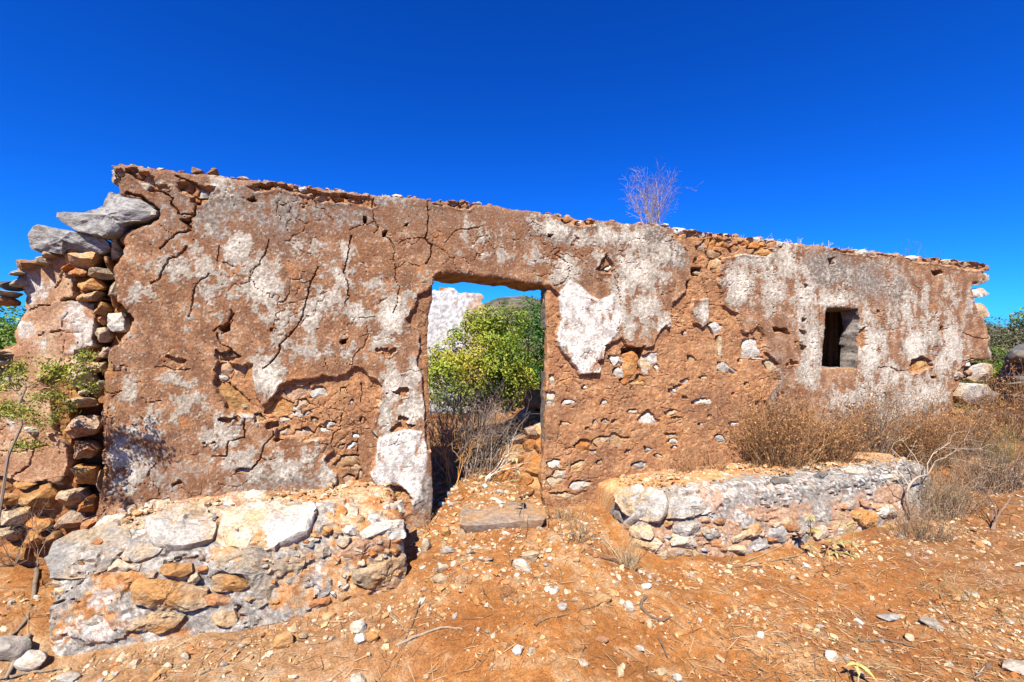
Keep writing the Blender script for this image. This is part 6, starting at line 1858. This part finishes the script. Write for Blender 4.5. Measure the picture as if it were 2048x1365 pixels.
# small tree at the left edge
def sapling():
    rng = np.random.default_rng(81)
    d = .24
    def at(px, py, dd=d):
        s, z = on_wall(px, py, dd)
        return P(s, dd, z).reshape(3)
    base = at(-6, 1042)
    root = thing('sapling', tuple(base), 'thin sapling with sparse yellow-green leaves before the broken left wall', 'tree')
    stem = np.array([at(-6, 1060), at(8, 985), at(22, 910), at(36, 850), at(41, 805), at(52, 775)])
    mb = MB()
    polyline_tube(mb, stem + np.random.default_rng(3).normal(0, .006, stem.shape), .008, .005, (0.17, 0.13, 0.10), 6)
    segs, tips = [], []
    starts = [(52, 775, 120, 752, .004), (52, 775, 65, 745, .004), (46, 800, 25, 765, .0035), (52, 775, 150, 775, .004), (41, 805, 90, 790, .0035), (41, 815, 75, 840, .0025), (60, 780, 168, 738, .003), (36, 850, 95, 835, .003), (36, 850, 5, 830, .002), (60, 785, 130, 800, .0035), (22, 910, 55, 880, .002)]
    for x0, y0, x1, y1, r in starts:
        a = at(x0, y0); b = at(x1, y1, d + rng.uniform(-.1, .12))
        grow(segs, tips, rng, a, b - a, np.linalg.norm(b - a) * .95, r, 2, 4, .20, .04, (1, 3), .6, .42)
    A, B, ra, rb, g = seg_arrays(segs)
    segs_to_tubes(mb, A, B, np.maximum(ra, .0014), np.maximum(rb, .001), (0.22, 0.16, 0.10), 3)
    mb.build('trunk', M_TWIG, root, smooth=False)
    mb = MB()
    T = np.array([t[0] for t in tips]); n = len(T)
    k = rng.integers(0, n, 2300)
    seg_k = rng.integers(0, len(A), 900)
    C = np.concatenate([T[k] + rng.normal(0, .02, (2300, 3)), (A[seg_k] + B[seg_k]) / 2 + rng.normal(0, .014, (900, 3))])
    cols = np.array([(0.11, 0.145, 0.014), (0.17, 0.20, 0.02), (0.25, 0.255, 0.026), (0.30, 0.27, 0.04)])
    add_leaves(mb, C, rng.normal(size=C.shape) + np.array([0, -.4, .5]), rng.uniform(.006, .013, len(C)), .42, cols[rng.integers(0, 4, len(C))] * rng.uniform(.8, 1.2, (len(C), 1)), .15)
    mb.build('crown', M_LEAF, root, smooth=False)
sapling()
def wbase(px, py, d):
    s, z = on_wall(px, py, d)
    return P(s, d, z).reshape(3)
bare_shrub('dry_weed', 'dark spindly weed at the foot of the broken left wall', 'weed', tuple(wbase(28, 1120, .25)), .30, .14, 7, 2, .0025, [(0.10, 0.075, 0.055)], 82, wob=.22, spread_base=.6)
bare_shrub('dry_weed', 'thin dark weed between the sapling and the left bench', 'weed', tuple(wbase(74, 1122, .30)), .34, .08, 4, 1, .0025, [(0.13, 0.09, 0.06)], 83, wob=.18, spread_base=.5)

# dry heather-like clumps along the right part of the wall
def brush_clump(label, px, d, Hpx, Wpx, n, seed, heads=True, cols=BRNTW, zoff=None, group=None, name='dry_bush'):
    rng = np.random.default_rng(seed)
    s, _ = on_wall(px, 900, d)
    s = float(s)
    p0 = P(s, d, 0).reshape(3)
    z = (.11 - .010 * (s - 1)) if (.9 < s < 4.3 and d < .6) else float(ground_z(p0[0], p0[1]))
    base = np.array([p0[0], p0[1], z - .02])
    Y = base[1]
    H, W = Hpx * Y / FPX, Wpx * Y / FPX
    mb = MB()
    A, B, ra, C, Cd = [], [], [], [], []
    for k in range(n):
        a = rng.uniform(0, 6.283); q = math.sqrt(rng.random())
        b = base + np.array([math.cos(a) * q * W * .75, math.sin(a) * q * W * .35, 0])
        dd = np.array([math.cos(a) * q * .45 + rng.normal(0, .12), math.sin(a) * q * .3 + rng.normal(0, .12), 1.0])
        L = H * rng.uniform(.6, 1.25) * (1 - .25 * q) * (.85 + .25 * math.sin(a * 3 + seed))
        segs, tips = [], []
        grow(segs, tips, rng, b, dd, L, .0026, 1, 4, .20, .03, (1, 3), .5, .36)
        for sg in segs:
            A.append(sg[0]); B.append(sg[1]); ra.append(sg[2])
        for tp, td in tips:
            C.append(tp); Cd.append(td)
    A, B, ra = np.array(A), np.array(B), np.array(ra)
    cols = np.asarray(cols)
    segs_to_tubes(mb, A, B, np.maximum(ra, .0011), np.maximum(ra * .8, .0009), cols[rng.integers(0, len(cols), len(A))] * rng.uniform(.8, 1.2, (len(A), 1)))
    if heads:
        C = np.array(C)
        C = np.concatenate([C, C + rng.normal(0, .012, C.shape), C + rng.normal(0, .02, C.shape)])
        add_leaves(mb, C, rng.normal(size=C.shape), rng.uniform(.005, .012, len(C)), .6, np.asarray(HEADS)[rng.integers(0, 4, len(C))] * rng.uniform(.75, 1.2, (len(C), 1)), .3)
    o = mb.build(name, M_DRY, loc=tuple(base), smooth=False)
    return set_props(o, label, 'dry bush', group)
brush_clump('rusty dry bush on the right bench, leftmost of the row under the window', 1560, .20, 145, 62, 300, 91)
brush_clump('rusty dry bush on the right bench just below the small window', 1665, .26, 118, 40, 190, 92)
brush_clump('greyish dry bush standing against the wall right below the window corner', 1745, .12, 138, 36, 150, 93, cols=GREYTW)
brush_clump('wide rusty dry bush where the right bench ends', 1838, .16, 126, 62, 290, 94)
brush_clump('rusty dry bush below the boulders at the right end of the wall', 1925, .22, 96, 60, 220, 95)
brush_clump('brown dry bush at the right edge below the dry-stone wall', 2025, .30, 130, 60, 230, 96)
brush_clump('dull grey dry bush low on the right edge', 1990, .75, 130, 60, 170, 97, heads=False, cols=GREYTW)
brush_clump('grey tangle of dry stalks at the right end of the bench', 1885, .72, 105, 70, 230, 98, heads=False, cols=[(0.259, 0.180, 0.108), (0.180, 0.115, 0.072), (0.317, 0.238, 0.151)])
brush_clump('pale tangle of dead stalks spilling down from the bench end', 1845, .95, 70, 60, 110, 99, heads=False, cols=[(0.274, 0.194, 0.115), (0.187, 0.122, 0.072)])
brush_clump('reddish dry grass tuft at the wall foot behind the right bench', 1375, .10, 52, 22, 60, 101, heads=False, cols=[(0.302, 0.137, 0.058), (0.360, 0.194, 0.086)], name='grass_tuft')
brush_clump('second reddish dry grass tuft a little right of the first on the bench', 1428, .12, 48, 22, 55, 102, heads=False, cols=[(0.302, 0.137, 0.058), (0.360, 0.194, 0.086)], name='grass_tuft')
brush_clump('pale straw tuft at the left end of the right bench', 1262, .82, 90, 16, 34, 103, heads=False, cols=[(0.360, 0.274, 0.158), (0.288, 0.202, 0.108)], name='grass_tuft')
brush_clump('straw tuft at the right door jamb foot', 1128, .22, 44, 24, 40, 104, heads=False, cols=[(0.331, 0.230, 0.122), (0.245, 0.144, 0.072)], name='grass_tuft')
brush_clump('wispy straw tuft between doorstep and right bench', 1150, .55, 75, 34, 26, 105, heads=False, cols=[(0.331, 0.230, 0.122), (0.245, 0.144, 0.072)], name='grass_tuft')
brush_clump('yellowing green tuft among grey stalks near the right edge', 2005, .55, 70, 22, 60, 106, heads=False, cols=[(0.158, 0.158, 0.029), (0.216, 0.194, 0.050)], name='grass_tuft')

# the twisted dead branch by the bench end
def twisted():
    rng = np.random.default_rng(111)
    d = .70
    pts = [wbase(*q, d) for q in ((1822, 1030), (1812, 1000), (1815, 975), (1832, 955), (1855, 950))]
    mb = MB()
    t = np.linspace(0, 4, 18); pts = np.array(pts)
    pl = np.stack([np.interp(t, np.arange(5), pts[:, k]) for k in range(3)], -1)
    for _ in range(2): pl[1:-1] = .25 * pl[:-2] + .5 * pl[1:-1] + .25 * pl[2:]
    polyline_tube(mb, pl, .017, .007, (0.27, 0.205, 0.15), 7)
    segs, tips = [], []
    for x0, y0, x1, y1 in ((1818, 972, 1800, 920), (1832, 955, 1780, 900), (1855, 950, 1910, 900), (1855, 950, 1880, 880), (1815, 985, 1770, 960), (1840, 952, 1850, 905)):
        a = wbase(x0, y0, d); b = wbase(x1, y1, d + rng.uniform(-.15, .1))
        grow(segs, tips, rng, a, b - a, np.linalg.norm(b - a), .006, 2, 4, .22, .02, (1, 2), .6, .5)
    A, B, ra, rb, g = seg_arrays(segs)
    segs_to_tubes(mb, A, B, np.maximum(ra, .0015), np.maximum(rb, .0012), (0.34, 0.27, 0.20), 4)
    set_props(mb.build('dead_branch', M_TWIG), 'twisted bleached branch at the right end of the long bench', 'branch')
twisted()
bare_shrub('dead_branch', 'dark bare branch forking up at the right edge', 'branch', tuple(np.array([*hit_ground(1990, 1060)])), .5, .3, 3, 2, .008, [(0.13, 0.09, 0.07)], 112, wob=.2, lean=(.5, 0))

# on the crown of the wall
def crown_at(px, dd):
    i = int(np.searchsorted([p[0] for p in OUT_PX[:40]], px))
    (xa, ya), (xb, yb) = OUT_PX[i - 1], OUT_PX[i]
    py = ya + (yb - ya) * (px - xa) / (xb - xa)
    s, z = on_wall(px, py, 0)
    return P(s, dd, z - .02).reshape(3)
bare_shrub('dry_shrub', 'leafless pinkish shrub growing on top of the wall', 'shrub', tuple(crown_at(1326, -.16)), .52, .13, 46, 2, .0028, [(0.20, 0.145, 0.10), (0.14, 0.10, 0.07), (0.30, 0.22, 0.155)], 121, wob=.20, kids=(1, 3), shrink=.42, spread_base=.6)
bare_shrub('dry_shrub', 'single tall wisp above the leafless shrub on the wall', 'shrub', tuple(crown_at(1344, -.18)), .82, .03, 1, 1, .0028, [(0.5, 0.42, 0.4)], 122, wob=.06, kids=(1, 2), shrink=.18)
bare_shrub('dry_shrub', 'dark bare twig on the wall top near its right end', 'shrub', tuple(crown_at(1845, -.15)), .26, .16, 4, 2, .003, [(0.10, 0.075, 0.07)], 123, wob=.22, kids=(1, 2))
bare_shrub('dry_shrub', 'small dark twig on the wall top nearest the right end', 'shrub', tuple(crown_at(1888, -.15)), .15, .16, 3, 2, .0025, [(0.10, 0.075, 0.07)], 124, wob=.22, kids=(1, 2))
for k, px in enumerate([516, 585, 775, 884, 1484, 1506, 1522, 1545, 1562, 1585, 1602, 1625, 1650, 1672, 1690, 1712, 1735, 1752, 1775, 1800]):
    right = px > 1400
    rng = np.random.default_rng(130 + k)
    o, tips = bare_shrub('dry_weed', 'tiny dried weed with pale tips along the right half of the wall top' if right else 'tiny dried weed on the wall top left of the shrub', 'weed', tuple(crown_at(px, -.10 - .1 * rng.random())), rng.uniform(.05, .13) if right else .06, .08, 6, 1, .0014,
                         [(0.55, 0.42, 0.36), (0.62, 0.52, 0.46)], 130 + k, group='weeds along the right wall top' if right else 'weeds along the left wall top', wob=.2, spread_base=.8)

# weeds with leaves
def leaf_weed(label, stem_px, d, leaves, lsize, lcol, scol, seed, r=.004, on='wall', name='leafy_weed'):
    rng = np.random.default_rng(seed)
    g = hit_ground(*stem_px[0])
    pts = []
    for x, y in stem_px:
        ry = pix_ray(x, y); lam = (g.y + rng.normal(0, .01)) / ry.y
        p = CAMV + ry * lam
        pts.append([p.x, p.y, p.z])
    pts[0][2] -= .03
    pts = np.array(pts)
    root = thing(name, tuple(pts[0]), label, 'weed')
    mb = MB()
    t = np.linspace(0, len(pts) - 1, 12)
    pl = np.stack([np.interp(t, np.arange(len(pts)), pts[:, k]) for k in range(3)], -1)
    polyline_tube(mb, pl, r, r * .5, scol, 5)
    mb.build('stem', M_TWIG, root)
    mb = MB()
    for u, m in leaves:
        p = np.array([np.interp(u * (len(pts) - 1), np.arange(len(pts)), pts[:, k]) for k in range(3)])
        for q in range(m):
            a = rng.uniform(0, 6.283); L = lsize * rng.uniform(.7, 1.2)
            dr = np.array([math.cos(a), math.sin(a), rng.uniform(.1, .7)]); dr /= np.linalg.norm(dr)
            side = np.cross(dr, [0, 0, 1]); side /= np.linalg.norm(side) + 1e-9
            n = 6
            mid = [p + dr * L * (i / (n - 1)) - np.array([0, 0, .55 * L * (i / (n - 1)) ** 2]) for i in range(n)]
            w = [L * .16 * math.sin(math.pi * (.12 + .88 * i / (n - 1))) for i in range(n)]
            nv = np.cross(side, dr)
            V = np.concatenate([[mm - side * ww + nv * ww * .4, mm, mm + side * ww + nv * ww * .4] for mm, ww in zip(mid, w)])
            F = []
            for i in range(n - 1):
                F += [[i * 3, i * 3 + 1, i * 3 + 4, i * 3 + 3], [i * 3 + 1, i * 3 + 2, i * 3 + 5, i * 3 + 4]]
            mb.add(V, np.array(F), np.array(lcol) * rng.uniform(.85, 1.15))
    mb.build('leaves', M_LEAF, root)
PALE = (0.33, 0.29, 0.12)
leaf_weed('tall thin weed with pale leaves growing beside the doorstep', [(1044, 1058), (1036, 1015), (1031, 960), (1032, 905)], .3, [(.65, 5), (.78, 5), (.93, 5)], .055, (0.375, 0.315, 0.150), (0.225, 0.165, 0.083), 141, .004)
leaf_weed('leafless thin stalk right next to the tall weed by the doorstep', [(1052, 1078), (1047, 1030), (1046, 975)], .3, [(.98, 2)], .02, (0.300, 0.225, 0.105), (0.225, 0.150, 0.083), 142, .003)
leaf_weed('thin weed with drooping pale leaves at the right door jamb', [(1096, 1066), (1092, 1010), (1090, 962)], .3, [(.9, 4), (.98, 4)], .04, (0.413, 0.345, 0.180), (0.255, 0.180, 0.090), 143, .003)
leaf_weed('pale yellow weed before the middle of the right bench', [(1622, 1112), (1620, 1075), (1622, 1030)], .8, [(.3, 4), (.7, 4), (.95, 6)], .075, PALE, (0.255, 0.203, 0.090), 144)
leaf_weed('tall pale weed with a leaning stem before the right bench', [(1645, 1118), (1662, 1085), (1690, 1030)], .8, [(.5, 3), (.8, 4), (.98, 5)], .07, PALE, (0.195, 0.128, 0.068), 145)
leaf_weed('bushy pale-leaved weed at the foot of the right bench', [(1700, 1112), (1705, 1080), (1712, 1045)], .8, [(.1, 6), (.4, 5), (.7, 5), (.95, 6)], .08, PALE, (0.255, 0.203, 0.090), 146)
leaf_weed('low pale-leaved weed left of the bushy one at the bench foot', [(1672, 1114), (1670, 1095), (1676, 1078)], .8, [(.3, 5), (.9, 6)], .07, PALE, (0.255, 0.203, 0.090), 147)
leaf_weed('curled pale yellow weed rising from the bottom edge', [(1716, 1372), (1716, 1350), (1714, 1330)], .8, [(.75, 3), (.98, 6)], .065, (0.413, 0.345, 0.120), (0.375, 0.315, 0.150), 148, .006)
leaf_weed('small dark dead weed beside the doorstep front', [(1022, 1140), (1020, 1120), (1018, 1098)], .5, [(.9, 3)], .03, (0.150, 0.098, 0.053), (0.150, 0.098, 0.060), 149, .002)
leaf_weed('small green seedling in the dirt before the left bench', [(505, 1254), (505, 1248), (506, 1242)], .5, [(.5, 4), (.95, 6)], .025, (0.165, 0.165, 0.030), (0.150, 0.150, 0.045), 150, .002)
bare_shrub('dry_weed', 'small dry twig clump in the dirt left of the path', 'weed', tuple(hit_ground(905, 1160)), .10, .14, 8, 2, .0022, [(0.225, 0.165, 0.112), (0.150, 0.105, 0.075)], 151, wob=.3, lean=(.4, -.3), spread_base=.8)
bare_shrub('dry_weed', 'dry twig clump at the foot of the left door jamb', 'weed', tuple(hit_ground(862, 1065)), .16, .12, 8, 2, .002, [(0.255, 0.173, 0.105), (0.150, 0.090, 0.060)], 152, wob=.25, spread_base=.7)
bare_shrub('dry_weed', 'dark dead weed in the dirt in front of the doorstep', 'weed', tuple(hit_ground(1002, 1200)), .10, .10, 5, 2, .002, [(0.135, 0.083, 0.053)], 153, wob=.3, spread_base=.7)
bare_shrub('dry_weed', 'black charred twigs beside the bright white stone', 'weed', tuple(hit_ground(1650, 1142)), .06, .2, 10, 2, .003, [(0.030, 0.024, 0.022)], 154, wob=.3, lean=(1.2, -.4), spread_base=1.0)
bare_shrub('dry_weed', 'grey dry tussock on the slope at the lower right', 'weed', tuple(hit_ground(1905, 1140)), .12, .26, 18, 2, .002, [(0.375, 0.300, 0.225), (0.270, 0.203, 0.143)], 155, wob=.25, spread_base=.8)
bare_shrub('dry_weed', 'greenish-brown dry tussock at lower right near the edge', 'weed', tuple(hit_ground(1940, 1200)), .12, .26, 20, 2, .002, [(0.255, 0.203, 0.090), (0.188, 0.150, 0.075)], 156, wob=.25, spread_base=.8)
bare_shrub('dry_weed', 'small dead tuft on top of the left bench by the wall', 'weed', tuple(P(-1.62, .06, .29).reshape(3)), .06, .12, 9, 1, .0018, [(0.225, 0.150, 0.090)], 157, wob=.25, spread_base=.8)
